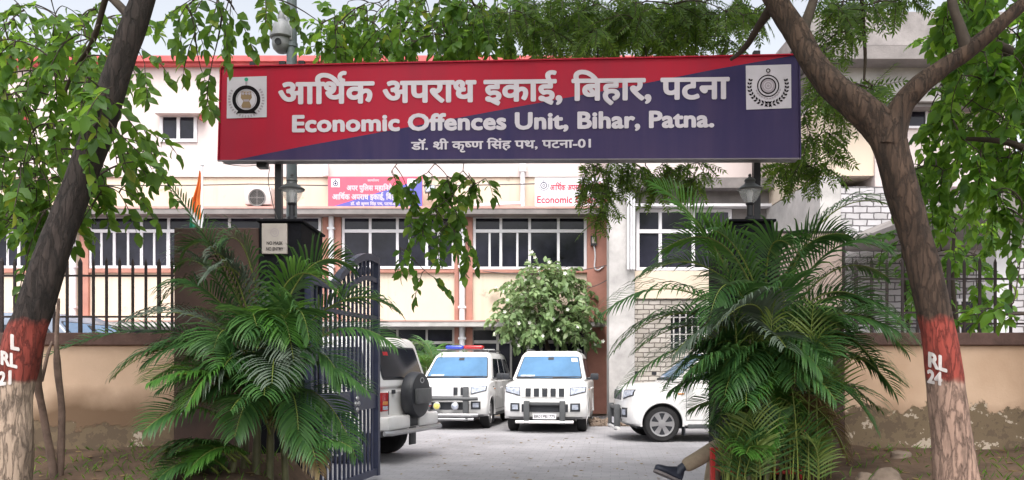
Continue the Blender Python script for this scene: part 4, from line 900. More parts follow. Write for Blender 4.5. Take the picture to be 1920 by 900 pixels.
def vehicle(cfg, name, label, cat, paint, loc, heading, group=None):
    t = thing(name, label, cat, (loc[0], loc[1], 0), math.atan2(heading[1], heading[0]), group)
    hw = cfg['hw']; prof = cfg['prof']; fx0 = 1.3
    def warp(x, z, y):
        k = min(1, abs(y) / hw)
        if x > fx0: x -= cfg['fcurve'] * k ** 4 * min(1, (x - fx0) / .6)
        if x < -1.5: x += cfg['rcurve'] * k ** 4
        if z > 1.0: z -= .045 * k ** 5
        return x, z
    ys = [-1, -.985, -.94, -.8, -.55, -.25, 0, .25, .55, .8, .94, .985, 1]
    a = MB(); n = len(prof); cx, cz = 0, .7
    for y in ys:
        ins = .028 if abs(y) == 1 else (.008 if abs(y) == .985 else 0)
        for x, z in prof:
            X, Z = warp(x, z, y * hw); L = math.hypot(X - cx, Z - cz)
            Z2 = Z + (cz - Z) / max(abs(cz - Z), .05) * min(ins, abs(cz - Z)); X2 = X - math.copysign(min(ins, abs(X)), X) if abs(X) > 1.6 else X
            a.v.append((X2, y * hw, Z2))
    for j in range(len(ys) - 1):
        for i in range(n):
            p, q = j * n + i, j * n + (i + 1) % n; a.f.append((p, q, q + n, p + n)); a.mi.append(0)
    a.f += [tuple(range(n - 1, -1, -1)), tuple(range((len(ys) - 1) * n, len(ys) * n))]; a.mi += [0, 0]
    body = obj('body', a, [paint, M['black_plastic']], t)
    cm = MB(); cm.cur = 1
    for x in cfg['wx']:
        for s in (-1, 1): cm.lathe([(cfg['wr'] + .055, -.17), (cfg['wr'] + .055, .17)], 32, Matrix.Translation((x, s * hw, cfg['wr'] + .01)) @ Matrix.Rotation(R(90), 4, 'X'), m=1)
    cut = obj('cutter', cm, [paint, M['black_plastic']])
    md = body.modifiers.new('b', 'BOOLEAN'); md.operation = 'DIFFERENCE'; md.solver = 'EXACT'
    # the cutter stands in the body's own space while the body is still unplaced
    body.parent = None; md.object = cut
    bpy.context.view_layer.update()
    me = bpy.data.meshes.new_from_object(body.evaluated_get(bpy.context.evaluated_depsgraph_get()))
    body.modifiers.clear(); body.data = me; body.parent = t; bpy.data.objects.remove(cut)
    me.polygons.foreach_set('use_smooth', [True] * len(me.polygons)); me.set_sharp_from_angle(angle=R(32)); me.update()
    for x in cfg['wx']:
        for s in (-1, 1):
            a = MB(); r = cfg['wr'] + .056
            pts = [(x + r * math.cos(q), s * (hw - .012), cfg['wr'] + .01 + r * math.sin(q)) for q in [R(-8 + 196 * k / 20) for k in range(21)]]
            a.tube(pts, .022, 8); obj('arch_lip', a, paint, body, 50)
    c = cfg['cab']; bm = bmesh.new(); lv = []
    for xs, y, z in ((c['bx'], c['by'], c['bz']), (c['tx'], c['ty'], c['tz']), (c['rx'], c['ry'], c['rz'])):
        lv.append([bm.verts.new(v) for v in ((xs[0], y, z), (xs[1], y, z), (xs[1], -y, z), (xs[0], -y, z))])
    for q in range(2):
        for k in range(4): bm.faces.new((lv[q][k], lv[q][(k + 1) % 4], lv[q + 1][(k + 1) % 4], lv[q + 1][k]))
    bm.faces.new(lv[2]); bm.faces.new(lv[0][::-1])
    bm.edges.ensure_lookup_table(); bmesh.ops.bevel(bm, geom=bm.edges[:], offset=.05, segments=3, affect='EDGES', profile=.5)
    a = MB(); a.bm(bm); obj('cabin', a, paint, t, 50)
    quad = lambda A, B, C, D: (lambda u, v: A * (1 - u) * (1 - v) + B * u * (1 - v) + C * u * v + D * (1 - u) * v)
    V = Vector; b0, b1 = c['bx']; t0, t1 = c['tx']
    faces = {'f': quad(V((b0, c['by'], c['bz'])), V((b0, -c['by'], c['bz'])), V((t0, -c['ty'], c['tz'])), V((t0, c['ty'], c['tz']))),
             'r': quad(V((b1, -c['by'], c['bz'])), V((b1, c['by'], c['bz'])), V((t1, c['ty'], c['tz'])), V((t1, -c['ty'], c['tz']))),
             'l': quad(V((b0, c['by'], c['bz'])), V((b1, c['by'], c['bz'])), V((t1, c['ty'], c['tz'])), V((t0, c['ty'], c['tz']))),
             's': quad(V((b0, -c['by'], c['bz'])), V((b1, -c['by'], c['bz'])), V((t1, -c['ty'], c['tz'])), V((t0, -c['ty'], c['tz'])))}
    def pane(face, u0, u1, v0, v1, mat, nm, lift=.006, r=.06):
        f = faces[face]; nr = (f(1, 0) - f(0, 0)).cross(f(0, 1) - f(0, 0)).normalized(); ce = f(.5, .5)
        if nr.dot(ce - V((-.5, 0, 1.3))) < 0: nr = -nr
        W, H = (f(u1, v0) - f(u0, v0)).length, (f(u0, v1) - f(u0, v0)).length; ru, rv_ = r / W * (u1 - u0), r / H * (v1 - v0); pts = []
        for cu, cv, a0 in ((u1 - ru, v0 + rv_, -90), (u1 - ru, v1 - rv_, 0), (u0 + ru, v1 - rv_, 90), (u0 + ru, v0 + rv_, 180)):
            for k in range(5): q = R(a0 + 22.5 * k); pts.append(f(cu + ru * math.cos(q), cv + rv_ * math.sin(q)) + nr * .001)
        m = MB(); m.prism(pts, nr * lift); return obj(nm, m, mat, t)
    u0, u1, v0, v1 = cfg['front']; pane('f', u0 - .015, u1 + .015, v0 - .04, v1 + .02, M['black_plastic'], 'windscreen_seal', .003); ws = pane('f', u0, u1, v0, v1, M['windscreen'], 'windscreen', .008)
    u0, u1, v0, v1 = cfg['rear']; pane('r', u0 - .015, u1 + .015, v0 - .04, v1 + .04, M['black_plastic'], 'window_seal', .003); pane('r', u0, u1, v0, v1, M['car_glass'], 'rear_window', .008)
    for sd in 'ls':
        for u0, u1 in cfg['side']: pane(sd, u0, u1, .10, .88, M['car_glass'], 'side_window')
    f = faces['f']; nf = V((.67, 0, .74))
    m = MB(); m.prism([f(u, v) + nf * .012 for u, v in ((.455, .80), (.545, .80), (.545, .90), (.455, .90))], nf * .004); obj('rear_view_mirror', m, M['black_plastic'], t)
    m = MB(); m.prism([f(u, v) + nf * .0105 for u, v in ((.70, .15), (.90, .15), (.90, .21), (.70, .21))], nf * .002); obj('dashboard_card', m, M['lamp_lens'], t)
    m = MB(); m.prism([f(u, v) + nf * .0105 for u, v in ((.06, .115), (.94, .115), (.94, .15), (.06, .15))], nf * .001); obj('cowl', m, M['black_plastic'], t)
    # wheels
    for x in cfg['wx']:
        for s in (-1, 1):
            r, w = cfg['wr'], cfg['ww']; mm = Matrix.Translation((x, s * cfg['track'], r)) @ Matrix.Rotation(R(-90 * s), 4, 'X')
            wh = thing('wheel', None, None); wh.parent = t
            a = MB(); a.lathe([(r * .66, -w / 2), (r * .9, -w / 2), (r * .985, -w / 2 + .03), (r, -w / 4), (r, w / 4), (r * .985, w / 2 - .03), (r * .9, w / 2), (r * .68, w / 2), (r * .66, w / 2 - .03), (r * .66, -w / 2 + .01)], 36, mm, closed=True)
            a.f.append(tuple(range(len(a.v) - 36, len(a.v)))); a.mi.append(0)
            obj('tyre', a, M['tyre'], wh, 40)
            a = MB(); a.lathe([(r * .685, w / 2 - .02), (r * .685, w / 2 - .004), (r * .60, w / 2 - .010), (r * .58, w / 2 - .045), (r * .2, w / 2 - .05)], 36, mm)
            a.mi = [1 if i >= 36 * 3 else 0 for i in range(len(a.f))]
            for k in range(6):
                q = mm @ Matrix.Rotation(k * math.pi / 3, 4, 'Z')
                a.prism([q @ V((x_, y_, w / 2 - .035)) for x_, y_ in ((.05, -.032), (r * .60, -.05), (r * .60, .05), (.05, .032))], q.to_3x3() @ V((0, 0, .024)), 0)
            a.lathe([(.075, w / 2 - .03), (.07, w / 2 - .004), (.03, w / 2 + .002), (.002, w / 2 + .002)], 16, mm, m=0)
            obj('rim', a, [M['rim'], M['black_plastic']], wh, 40)
    # shut lines, handles, mirrors, sills
    for s in (-1, 1):
        y = s * hw
        a = MB()
        for x in (.82, -.22, -1.12):
            zt = 1.06; a.box(x - .004, x + .004, y - .006, y + .0022 * s if s > 0 else y + .006, .42, zt) if s > 0 else a.box(x - .004, x + .004, y - .0022, y + .006, .42, zt)
        a.box(-1.12, .82, y - .002, y + .0022, .415, .423); obj('door_gap', a, M['black_plastic'], body)
        for x in (-.06, -.96):
            a = MB(); a.cbox(x - .10, x + .06, min(y, y + s * .03), max(y, y + s * .03), .90, .935, .01); obj('door_handle', a, M['black_plastic'] if cfg is BOL else paint, t, 30)
        a = MB(); a.cbox(cfg['wx'][1] + .48, cfg['wx'][0] - .48, y - s * .08 if s > 0 else y - .015, y + .015 if s > 0 else y + .08, .26, .345, .012); obj('side_sill', a, M['black_plastic'] if cfg is BOL else M['grey_plastic'], t, 30)
        mr = thing('mirror', None, None); mr.parent = t
        mx_ = c['bx'][0] - .30
        a = MB(); a.cbox(mx_ - .06, mx_ + .07, s * (hw + .03) - .0 if s > 0 else -(hw + .21), s * (hw + .03) + .18 if s > 0 else -(hw + .03), 1.13, 1.28, .03); obj('mirror_shell', a, M['black_plastic'], mr, 40)
        a = MB(); a.cbox(mx_ - .02, mx_ + .03, min(s * (c['by'] - .03), s * (hw + .05)), max(s * (c['by'] - .03), s * (hw + .05)), 1.14, 1.18, .008); obj('mirror_arm', a, M['black_plastic'], mr, 30)
    for sg_ in (1, -1):
        a = MB(); f = faces['f']; nr = V((.7, 0, .7)); p0 = f(.5 - .06 * sg_ if sg_ > 0 else .94, .095); p1 = f(.12 if sg_ > 0 else .55, .13)
        a.tube([p0 + nr * .014, p1 + nr * .018], .009, 6); a.tube([p0 + nr * .004, p0 + nr * .02], .016, 8); obj('wiper', a, M['black_plastic'], t, 40)
    fr = sorted([(z, x) for x, z in prof if x > 1.7 or (x > 1.6 and z < .5)])
    def fpt(y, z, l=0.0):
        x = interp(fr, z); X, Z = warp(x, z, y); return V((X + l, y, Z if z <= 1.0 else z))
    def fpatch(quad_yz, mat, nm, lift=.008, parent=t, nu=8, nv=4):
        (A, B, C, D) = quad_yz; vs = []
        for l in (-.004, lift):
            for j in range(nv + 1):
                for i in range(nu + 1):
                    u, v = i / nu, j / nv
                    y = (A[0] * (1 - u) + B[0] * u) * (1 - v) + (D[0] * (1 - u) + C[0] * u) * v; z = (A[1] * (1 - u) + B[1] * u) * (1 - v) + (D[1] * (1 - u) + C[1] * u) * v
                    vs.append(fpt(y, z, l))
        N = (nu + 1) * (nv + 1); fs = []
        for j in range(nv):
            for i in range(nu):
                k = j * (nu + 1) + i; fs += [(k + N, k + N + 1, k + N + nu + 2, k + N + nu + 1)]
        rim_ = [i for i in range(nu + 1)] + [j * (nu + 1) + nu for j in range(1, nv + 1)] + [nv * (nu + 1) + i for i in range(nu - 1, -1, -1)] + [j * (nu + 1) for j in range(nv - 1, 0, -1)]
        for k in range(len(rim_)): p, q = rim_[k], rim_[(k + 1) % len(rim_)]; fs.append((p, q, q + N, p + N))
        m = MB(); m.add(vs, fs); return obj(nm, m, mat, parent, 40)
    return t, fpt, fpatch, faces, pane, body
def rect(y0, y1, z0, z1): return ((y0, z0), (y1, z0), (y1, z1), (y0, z1))
def plate(t, origin, right, up, w, h, text, nm='number_plate'):
    nrm_ = right.cross(up).normalized(); m = MB(); q = [origin - right * w / 2 - up * h / 2, origin + right * w / 2 - up * h / 2, origin + right * w / 2 + up * h / 2, origin - right * w / 2 + up * h / 2]
    m.prism(q, nrm_ * .012); pl_ = obj(nm, m, M['board_white'], t)
    if text: lettering('lettering', [text], lambda x, y, l: origin + right * x - up * y + nrm_ * (.0135 + l), M['ink'], pl_, -w * .45, w * .45, h * .33, h * .66, 0.012, lift=0, layer=.00002)
    return pl_
def tuv_front(t, fpt, fpatch, text, guard='posts', covered=False):
    paint = M['car_white']
    fpatch(((-.52, .765), (.52, .765), (.50, 1.0), (-.50, 1.0)), paint, 'grille_panel', .012)
    for k in range(5):
        y = -.36 + .18 * k; fpatch(((y - .055, .785), (y + .055, .785), (y + .06, .965), (y - .06, .965)), M['black_plastic'], 'grille_slot', .020, nu=2, nv=3)
    for s in (-1, 1):
        A, B, C, D = (s * .535, .80), (s * .87, .88), (s * .885, 1.0), (s * .535, .985)
        q = (A, B, C, D) if s > 0 else (B, A, D, C)
        fpatch(q, M['black_plastic'], 'headlight_surround', .007)
        A, B, C, D = (s * .55, .822), (s * .85, .895), (s * .865, .985), (s * .55, .972); q = (A, B, C, D) if s > 0 else (B, A, D, C)
        fpatch(q, M['lamp_lens'], 'headlight', .015)
        fpatch(rect(min(s * .545, s * .755), max(s * .545, s * .755), .465, .645), M['black_plastic'], 'fog_lamp_surround', .010)
        fpatch(rect(min(s * .585, s * .715), max(s * .585, s * .715), .51, .61), M['lamp_lens'], 'fog_lamp', .016)
    fpatch(rect(-.50, .50, .455, .625), M['black_plastic'], 'air_intake', .008)
    fpatch(rect(-.80, .80, .295, .345), M['chrome'], 'bumper_lip', .010)
    gp = M['grey_plastic']
    for y in ((-.385, .385) if guard == 'posts' else (-.44, .44)):
        m = MB(); m.cbox(1.99, 2.10, y - .062, y + .062, .20, .70 if guard == 'posts' else .98, .02); obj('guard_post', m, gp, t, 40)
    m = MB(); m.tube([(2.05, -.62, .245), (2.075, -.4, .245), (2.075, .4, .245), (2.05, .62, .245)], .035, 10); obj('guard_tube', m, M['chrome'] if guard != 'posts' else paint, t, 50)
    if guard == 'posts':
        m = MB(); m.cbox(2.02, 2.07, -.32, .32, .60, .67, .015); obj('guard_bar', m, gp, t, 40)
        plate(t, V3((2.035, 0, .365)), V3((0, 1, 0)), V3((0, 0, 1)), .50, .115, text)
    else:
        for z, r, mm_ in ((.705, .042, gp), (.335, .045, M['chrome'])):
            m = MB(); m.tube([(2.0, -.70, z), (2.08, -.55, z), (2.085, .55, z), (2.0, .70, z)], r, 12); obj('guard_tube', m, mm_, t, 50)
        for y, mt in ((-.22, 'yellow_lens'), (.20, 'lamp_lens')):
            mm = Matrix.Translation((2.10, y, .54)) @ Matrix.Rotation(R(90), 4, 'Y'); m = MB(); m.lathe([(.05, -.05), (.085, -.02), (.088, .0), (.078, .006)], 20, mm); sp_ = obj('spot_lamp', m, M['chrome'], t, 40)
            m = MB(); m.lathe([(.076, .004), (.06, .016), (.002, .022)], 20, mm); obj('lens', m, M[mt], sp_, 60)
        plate(t, V3((2.03, -.10, .86)), V3((0, 1, 0)), V3((0, 0, 1)), .50, .20, None, 'blank_plate')
    m = MB(); ring(m, (0, 0), .030, .042, lambda x, y, l: V3((1.985, x * 1.3, .985 + y)), 0); m.add([(1.9855, -.02, .96), (1.9855, .006, .985), (1.9855, .03, 1.01), (1.9855, -.006, .985)], [(0, 1, 2, 3)]); obj('bonnet_badge', m, M['chrome'], t)
V3 = lambda v: Vector(v)
G_SUV = 'white sport utility vehicles parked in the courtyard'
def fin(t, fpt, faces, body):
    for s in (-1, 1):
        m = MB(); m.tube([(.15, s * .60, 1.80), (.05, s * .60, 1.845), (-1.5, s * .60, 1.845), (-1.6, s * .60, 1.80)], .018, 8); obj('roof_rail', m, M['grey_plastic'], t, 40)
        m = MB(); y = s * .9; m.cbox(.86, .98, min(y - s * .02, y + s * .012), max(y - s * .02, y + s * .012), .90, .925, .006); obj('side_indicator', m, M['amber_lens'], t, 30)
        m = MB(); m.box(.99, 1.15, min(y - s * .01, y + s * .004), max(y - s * .01, y + s * .004), .95, .975); obj('wing_badge', m, M['black_plastic'], t)
        m = MB(); m.cbox(-1.99, -1.90, s * .72 - .09, s * .72 + .09, .80, 1.06, .02); obj('tail_lamp', m, M['red_lens'], t, 40)
        m = MB(); m.cbox(.83, .86, s * .78 - .1, s * .78 + .1, .12, .34, .008); obj('mud_flap', m, M['black_plastic'], t, 30)
    m = MB(); m.box(-1.7, 1.7, -.6, .6, .24, .32); obj('underbody', m, M['black_plastic'], t)
t, fpt, fpatch, faces, pane, body = vehicle(TUV, 'parked_car', 'white sport utility vehicle facing the gate with five grille slots and a number plate', 'car', M['car_white'], (.70 + .139 * 2.0, 17.15 + .99 * 2.0), (-.139, -.990), G_SUV)
tuv_front(t, fpt, fpatch, 'BR01PB1775'); fin(t, fpt, faces, body)
f = faces['f']; m = MB(); m.prism([f(u, v) + Vector((.7, 0, .7)) * .011 for u, v in ((.06 + .02, .72), (.17, .72), (.17, .86), (.08, .86))], (0.002, 0, .002)); obj('windscreen_sticker', m, M['board_white'], t)
t, fpt, fpatch, faces, pane, body = vehicle(TUV, 'parked_car', 'white sport utility vehicle with a blue and red light bar on its roof', 'car', M['car_white'], (-1.47 + .156 * 2.0, 18.15 + .988 * 2.0), (-.156, -.988), G_SUV)
tuv_front(t, fpt, fpatch, None, 'tubes', True); fin(t, fpt, faces, body)
lb = thing('light_bar', None, None); lb.parent = t
m = MB(); m.cbox(-.02, .06, -.74, .74, 1.845, 1.87, .008); obj('crossbar', m, M['chrome'], lb, 30)
for y0, y1, mt in ((-.50, -.045, 'blue_lens'), (-.04, .46, 'red_lens')):
    m = MB(); m.cbox(-.11, .15, y0, y1, 1.871, 1.965, .04); obj('beacon_dome', m, M[mt], lb, 50)
t, fpt, fpatch, faces, pane, body = vehicle(TUV, 'parked_car', 'white sport utility vehicle seen from its side, half hidden by the right palm', 'car', M['car_white'], (4.07, 15.96), (-.999, -.03), G_SUV)
tuv_front(t, fpt, fpatch, None, 'posts'); fin(t, fpt, faces, body)
# the jeep seen from behind
t, fpt, fpatch, faces, pane, body = vehicle(BOL, 'parked_jeep', 'white jeep seen from behind with a covered spare wheel, partly hidden by the gate leaf', 'car', M['car_white'], (-3.545, 12.88), (-.946, .32))
m = MB(); m.box(-1.7, 1.7, -.55, .55, .34, .48); obj('underbody', m, M['black_plastic'], t)
for s in (-1, 1):
    m = MB(); m.cbox(-2.075, -1.93, s * .755 - .105, s * .755 + .105, .775, 1.045, .015); tl_ = obj('tail_lamp', m, M['red_lens'], t, 40)
    m = MB(); m.box(-2.078, -2.0752, s * .755 - .075, s * .755 + .075, .80, .85); obj('reverse_lens', m, M['lamp_lens'], tl_)
    m = MB(); m.box(-2.078, -2.0752, s * .755 - .075, s * .755 + .075, .87, .92); obj('amber_lens', m, M['amber_lens'], tl_)
    m = MB(); m.cbox(-2.19, -1.90, min(s * .16, s * .86), max(s * .16, s * .86), .50, .70, .03); obj('bumper', m, M['car_white'], t, 40)
    m = MB(); m.cbox(-1.80, -1.77, s * .735 - .11, s * .735 + .11, .16, .46, .008); obj('mud_flap', m, M['black_plastic'], t, 30)
m = MB(); m.cbox(-2.16, -1.95, -.159, .159, .52, .68, .01); obj('bumper_step', m, M['black_plastic'], t, 30)
m = MB(); m.tube([(-2.16, -.95, .47), (-2.22, -.85, .465), (-2.22, .85, .465), (-2.16, .95, .47)], .038, 12); obj('bumper_tube', m, M['chrome'], t, 50)
mm = Matrix.Translation((-2.06, -.06, .99)) @ Matrix.Rotation(R(-90), 4, 'Y')
sw = thing('spare_wheel', None, None); sw.parent = t
m = MB(); m.lathe([(.25, .0), (.34, .02), (.355, .06), (.352, .16), (.33, .20), (.25, .215), (.02, .215)], 40, mm); obj('wheel_cover', m, M['black_plastic'], sw, 40)
m = MB(); m.cbox(-2.335, -2.272, -.30, .20, .86, 1.09, .02); obj('plate_carrier', m, M['grey_plastic'], sw, 40)
m = MB(); ring(m, (0, 0), .05, .075, lambda x, y, l: V3((-2.2765, -.06 - x, 1.215 + y * .6)), 0); obj('badge_ring', m, M['chrome'], sw)
m = MB(); m.tube([(-2.045, -.05, .99), (-2.10, -.05, .99)], .06, 12); obj('wheel_mount', m, M['dark_metal'], sw, 40)
m = MB(); m.cbox(-2.062, -2.035, .40, .49, 1.02, 1.08, .008); obj('tailgate_handle', m, M['black_plastic'], t, 30)
m = MB()
for y in (-.60, .60): m.box(-2.0535, -2.045, y - .004, y + .004, .72, 1.06)
obj('tailgate_gap', m, M['black_plastic'], body)
for y, z in ((-.60, .82), (-.60, 1.0)):
    m = MB(); m.cbox(-2.068, -2.04, y - .06, y + .05, z - .02, z + .02, .006); obj('tailgate_hinge', m, M['car_white'], t, 30)
f = faces['r']; q = [f(u, v) for u, v in ((.72, .70), (.82, .70), (.82, .78), (.72, .78))]; m = MB(); m.prism([p + V3((-.010, 0, .003)) for p in q], (-.001, 0, 0)); obj('window_sticker', m, M['red_lens'], t)
# van behind the left railing
M['van_blue'] = node_mat('pale_blue_van_paint', (0.17, 0.20, 0.26), 0.3, 0.05, 2.0, coat=.4)
vehicle(VAN, 'parked_van', 'pale blue van parked behind the left boundary wall and railing', 'van', M['van_blue'], (PX(60, 12.4) - .5, 13.3), (.998, -.05))
# ---------------------------------------------------------------- trees
def bark_tube(mb, pts, rads, n=26, sub=8, amp=.05, seed=0.0, m=None):
    """a trunk or limb with an uneven surface"""
    P3 = spline(pts, sub); rr = [v.x for v in spline([Vector((r, 0, 0)) for r in rads], sub)]; rings = []; up = None
    for i, p in enumerate(P3):
        t = (P3[min(i + 1, len(P3) - 1)] - P3[max(i - 1, 0)]).normalized()
        if up is None: up = t.orthogonal().normalized()
        up = (up - t * up.dot(t)).normalized(); sd = t.cross(up); ring_ = []
        for k in range(n):
            a = 2 * math.pi * k / n; s_ = i / sub + seed
            r = rr[i] * (1 + amp * (math.sin(3 * a + s_ * 1.7) + .6 * math.sin(5 * a - s_ * 2.9 + 1) + .5 * math.sin(9 * a + s_ * 4.3) + .45 * math.sin(13 * a - s_ * 7.1) + .7 * math.sin(s_ * 3.3 + seed)))
            ring_.append(p + up * math.cos(a) * r + sd * math.sin(a) * r)
        rings.append(ring_)
    vs = [v for r in rings for v in r]; fs = []
    for i in range(len(P3) - 1):
        for k in range(n): a, b = i * n + k, i * n + (k + 1) % n; fs.append((a, b, b + n, a + n))
    fs += [tuple(range(n - 1, -1, -1)), tuple(range((len(P3) - 1) * n, len(P3) * n))]; mb.add(vs, fs, m); return P3
class Leaves:
    def __init__(s): s.V = []; s.F = []
    def broad(s, p, d, nr, L, W, cup=.10):
        d = d.normalized(); sd = d.cross(nr)
        if sd.length < 1e-3: sd = d.orthogonal()
        sd.normalize(); nr = sd.cross(d); o = len(s.V)
        f = nr * (W * cup)
        s.V += [tuple(v) for v in (p, p + d * .36 * L + sd * W * .5 + f, p + d * .38 * L, p + d * .36 * L - sd * W * .5 + f, p + d * .72 * L + sd * W * .36 + f - nr * L * .06, p + d * .74 * L - nr * L * .05, p + d * .72 * L - sd * W * .36 + f - nr * L * .06, p + d * L - nr * L * .16)]
        s.F += [(o, o + 2, o + 1), (o, o + 3, o + 2), (o + 1, o + 2, o + 5, o + 4), (o + 2, o + 3, o + 6, o + 5), (o + 4, o + 5, o + 7), (o + 5, o + 6, o + 7)]
    def slim(s, p, d, nr, L, W):
        d = d.normalized(); sd = d.cross(nr)
        if sd.length < 1e-3: sd = d.orthogonal()
        sd.normalize(); nr = sd.cross(d); o = len(s.V)
        s.V += [tuple(v) for v in (p, p + d * .4 * L + sd * W * .5, p + d * .4 * L - sd * W * .5, p + d * L - nr * L * .14 + sd * W * .3)]
        s.F += [(o, o + 2, o + 3, o + 1)]
DOWN = Vector((0, 0, -1))
def broad_twig(lv, tw, p, d, r, L=.13, n=7, length=.36, up=Vector((0, 0, 1))):
    d = d.normalized(); pts = [p]; q = p.copy(); dd = d.copy()
    for k in range(n):
        dd = (dd + DOWN * .13 + rv(r) * .10).normalized(); q = q + dd * (length / n); pts.append(q.copy())
    tw.tube(pts, [.0045] * (len(pts) - 1) + [.0015], 4, cap=False)
    hz = Vector((-dd.y, dd.x, 0)); hz = hz.normalized() if hz.length > .05 else Vector((1, 0, 0))
    for k in range(1, len(pts)):
        for s_ in ((-1, 1) if r.random() < .55 else (r.choice((-1, 1)),)):
            t = (pts[k] - pts[k - 1]).normalized(); sz = L * r.uniform(.72, 1.15)
            ld = t * r.uniform(.3, .8) + hz * s_ * r.uniform(.6, 1.1) + DOWN * r.uniform(.0, .6) + rv(r) * .3
            lv.broad(pts[k], ld, (up * .8 + Vector((0, -.35, 0)) + rv(r) * .75), sz, sz * r.uniform(.50, .64), r.uniform(.05, .2))
    t = (pts[-1] - pts[-2]).normalized(); lv.broad(pts[-1], t + DOWN * .3 + rv(r) * .2, up + rv(r) * .5, L * 1.1, L * .58)
def neem_spray(lv, tw, p, d, r, nf=5, fl=.30, L=.075):
    for f_ in range(nf):
        dd = (d.normalized() * .6 + rv(r) * 1.1 + DOWN * .15).normalized(); q = p.copy(); pts = [q.copy()]; N = 9
        ln = fl * r.uniform(.75, 1.2)
        for k in range(N): dd = (dd + DOWN * .06 + rv(r) * .05).normalized(); q = q + dd * (ln / N); pts.append(q.copy())
        tw.tube(pts, [.003] * N + [.001], 3, cap=False)
        nr = (Vector((0, -.8, .5)) + rv(r) * .8).normalized()
        for k in range(1, N + 1):
            t = (pts[k] - pts[k - 1]).normalized(); sd = t.cross(nr).normalized()
            for s_ in (-1, 1):
                sz = L * r.uniform(.8, 1.15) * (1 - .35 * abs(k / N - .45))
                lv.slim(pts[k], t * .55 + sd * s_ * 1.0 + DOWN * .08 + rv(r) * .08, nr + rv(r) * .25, sz, sz * .30)
        lv.slim(pts[-1], pts[-1] - pts[-2], nr, L, L * .3)
def connect(tw, nodes, T, r, r0=.010, lift=.18, sub=7):
    """grow a thin branch to T from the nearest wood; returns its end direction"""
    best = min(nodes, key=lambda n_: (n_ - T).length_squared)
    D = (T - best).length; mid = (best + T) / 2 + Vector((0, 0, lift * D)) + rv(r) * D * .10
    pts = bez(best, mid, T, sub)
    tw.tube(pts, [lerp(min(r0, .006 + .01 * D), .004, i / sub) for i in range(sub + 1)], 5, cap=False)
    nodes.extend(pts[2:]); return (pts[-1] - pts[-2]).normalized()
def region_points(regs, r):
    out = []; keep_clear = ((468, 0, 585, 112), (285, 150, 395, 275), (440, 320, 520, 392), (1640, 105, 1720, 200), (350, 290, 400, 420))
    for cx, cy, rx, ry, Y0, Y1, n in regs:
        k = 0; tries = 0
        while k < n:
            u, v = r.uniform(-1, 1), r.uniform(-1, 1)
            tries += 1
            if tries > 60 * n: break
            if u * u + v * v > 1 or any(a < cx + u * rx < c and b < cy + v * ry < d for a, b, c, d in keep_clear): continue
            out.append(P(cx + u * rx, cy + v * ry, r.uniform(Y0, Y1))); k += 1
    return out
def overhead_points(c, rad, n, r, clear=25):
    out = []
    while len(out) < n:
        v = Vector((r.uniform(-1, 1), r.uniform(-1, 1), r.uniform(-1, 1)))
        if v.length > 1: continue
        q = Vector((c[0] + v.x * rad[0], c[1] + v.y * rad[1], c[2] + v.z * rad[2]))
        if q.y > .3:
            py = HOR - (q.z - CZ) / q.y * F; px = 960 + q.x / q.y * F
            if py > -clear and -60 < px < 1980: continue
        out.append(q)
    return out
def near(nodes, pts): return sorted(pts, key=lambda p: min((p - n).length_squared for n in nodes[::3]))

def pp(rows): return [P(x, y, Y) for x, y, Y, w in rows], [w / 2 / F * Y for x, y, Y, w in rows]
# --- left tree: broad leaves, leaning trunk with a painted band
r = random.Random(11)
lt = thing('roadside_tree', 'leaning dark trunked tree with broad leaves and a red painted band marked RL 21', 'tree', (P(18, 1000, 6.3).x, 6.3, .1))
M['trunk_l'] = trunk_mat('dark_tree_bark', (0.026, 0.019, 0.017), (0.046, 0.033, 0.029), (0.27, 0.050, 0.036), PZ(738, 6.3), PZ(628, 6.3), (0.40, 0.30, 0.23))
rows = [(6, 1040, 6.3, 112), (12, 940, 6.3, 98), (20, 830, 6.3, 90), (25, 740, 6.3, 84), (44, 640, 6.3, 80), (62, 585, 6.3, 76), (100, 470, 6.35, 68), (143, 360, 6.4, 64), (190, 225, 6.45, 62), (232, 100, 6.5, 56), (268, 0, 6.55, 50), (310, -130, 6.6, 44), (340, -230, 6.7, 36)]
pts, rad = pp(rows); rad = [q * .83 for q in rad]; a = MB(); axis_l = bark_tube(a, pts, rad, 30, 9, .035, 0.3)
tro = obj('trunk', to(lt, a), M['trunk_l'], lt, 60)
L_limbs = [([(340, -225, 6.7, 34), (240, -330, 6.6, 26), (80, -380, 6.5, 18), (-120, -360, 6.6, 10)]), ([(330, -200, 6.7, 32), (450, -330, 7.2, 26), (620, -330, 7.9, 20), (800, -250, 8.6, 14), (930, -190, 9.1, 8)]),
           ([(250, 40, 6.55, 18), (190, -20, 6.8, 14), (110, -60, 7.2, 10), (-40, -40, 7.6, 6)]), ([(200, -10, 6.7, 12), (175, 75, 7.0, 9), (140, 130, 7.2, 7), (115, 190, 7.3, 5)]), ([(300, -100, 6.6, 14), (380, -90, 7.0, 9), (450, -40, 7.4, 6)]), ([(320, -170, 6.7, 24), (330, -420, 5.6, 18), (300, -900, 4.4, 12)])]
nodes = list(axis_l[len(axis_l) * 6 // 10:])
for lm in L_limbs:
    p_, r_ = pp(lm); a = MB(); nodes += bark_tube(a, p_, r_, 10, 6, .06, 1.0); obj('limb', to(lt, a), M['twig'], lt, 60)
lv, tw = Leaves(), MB()
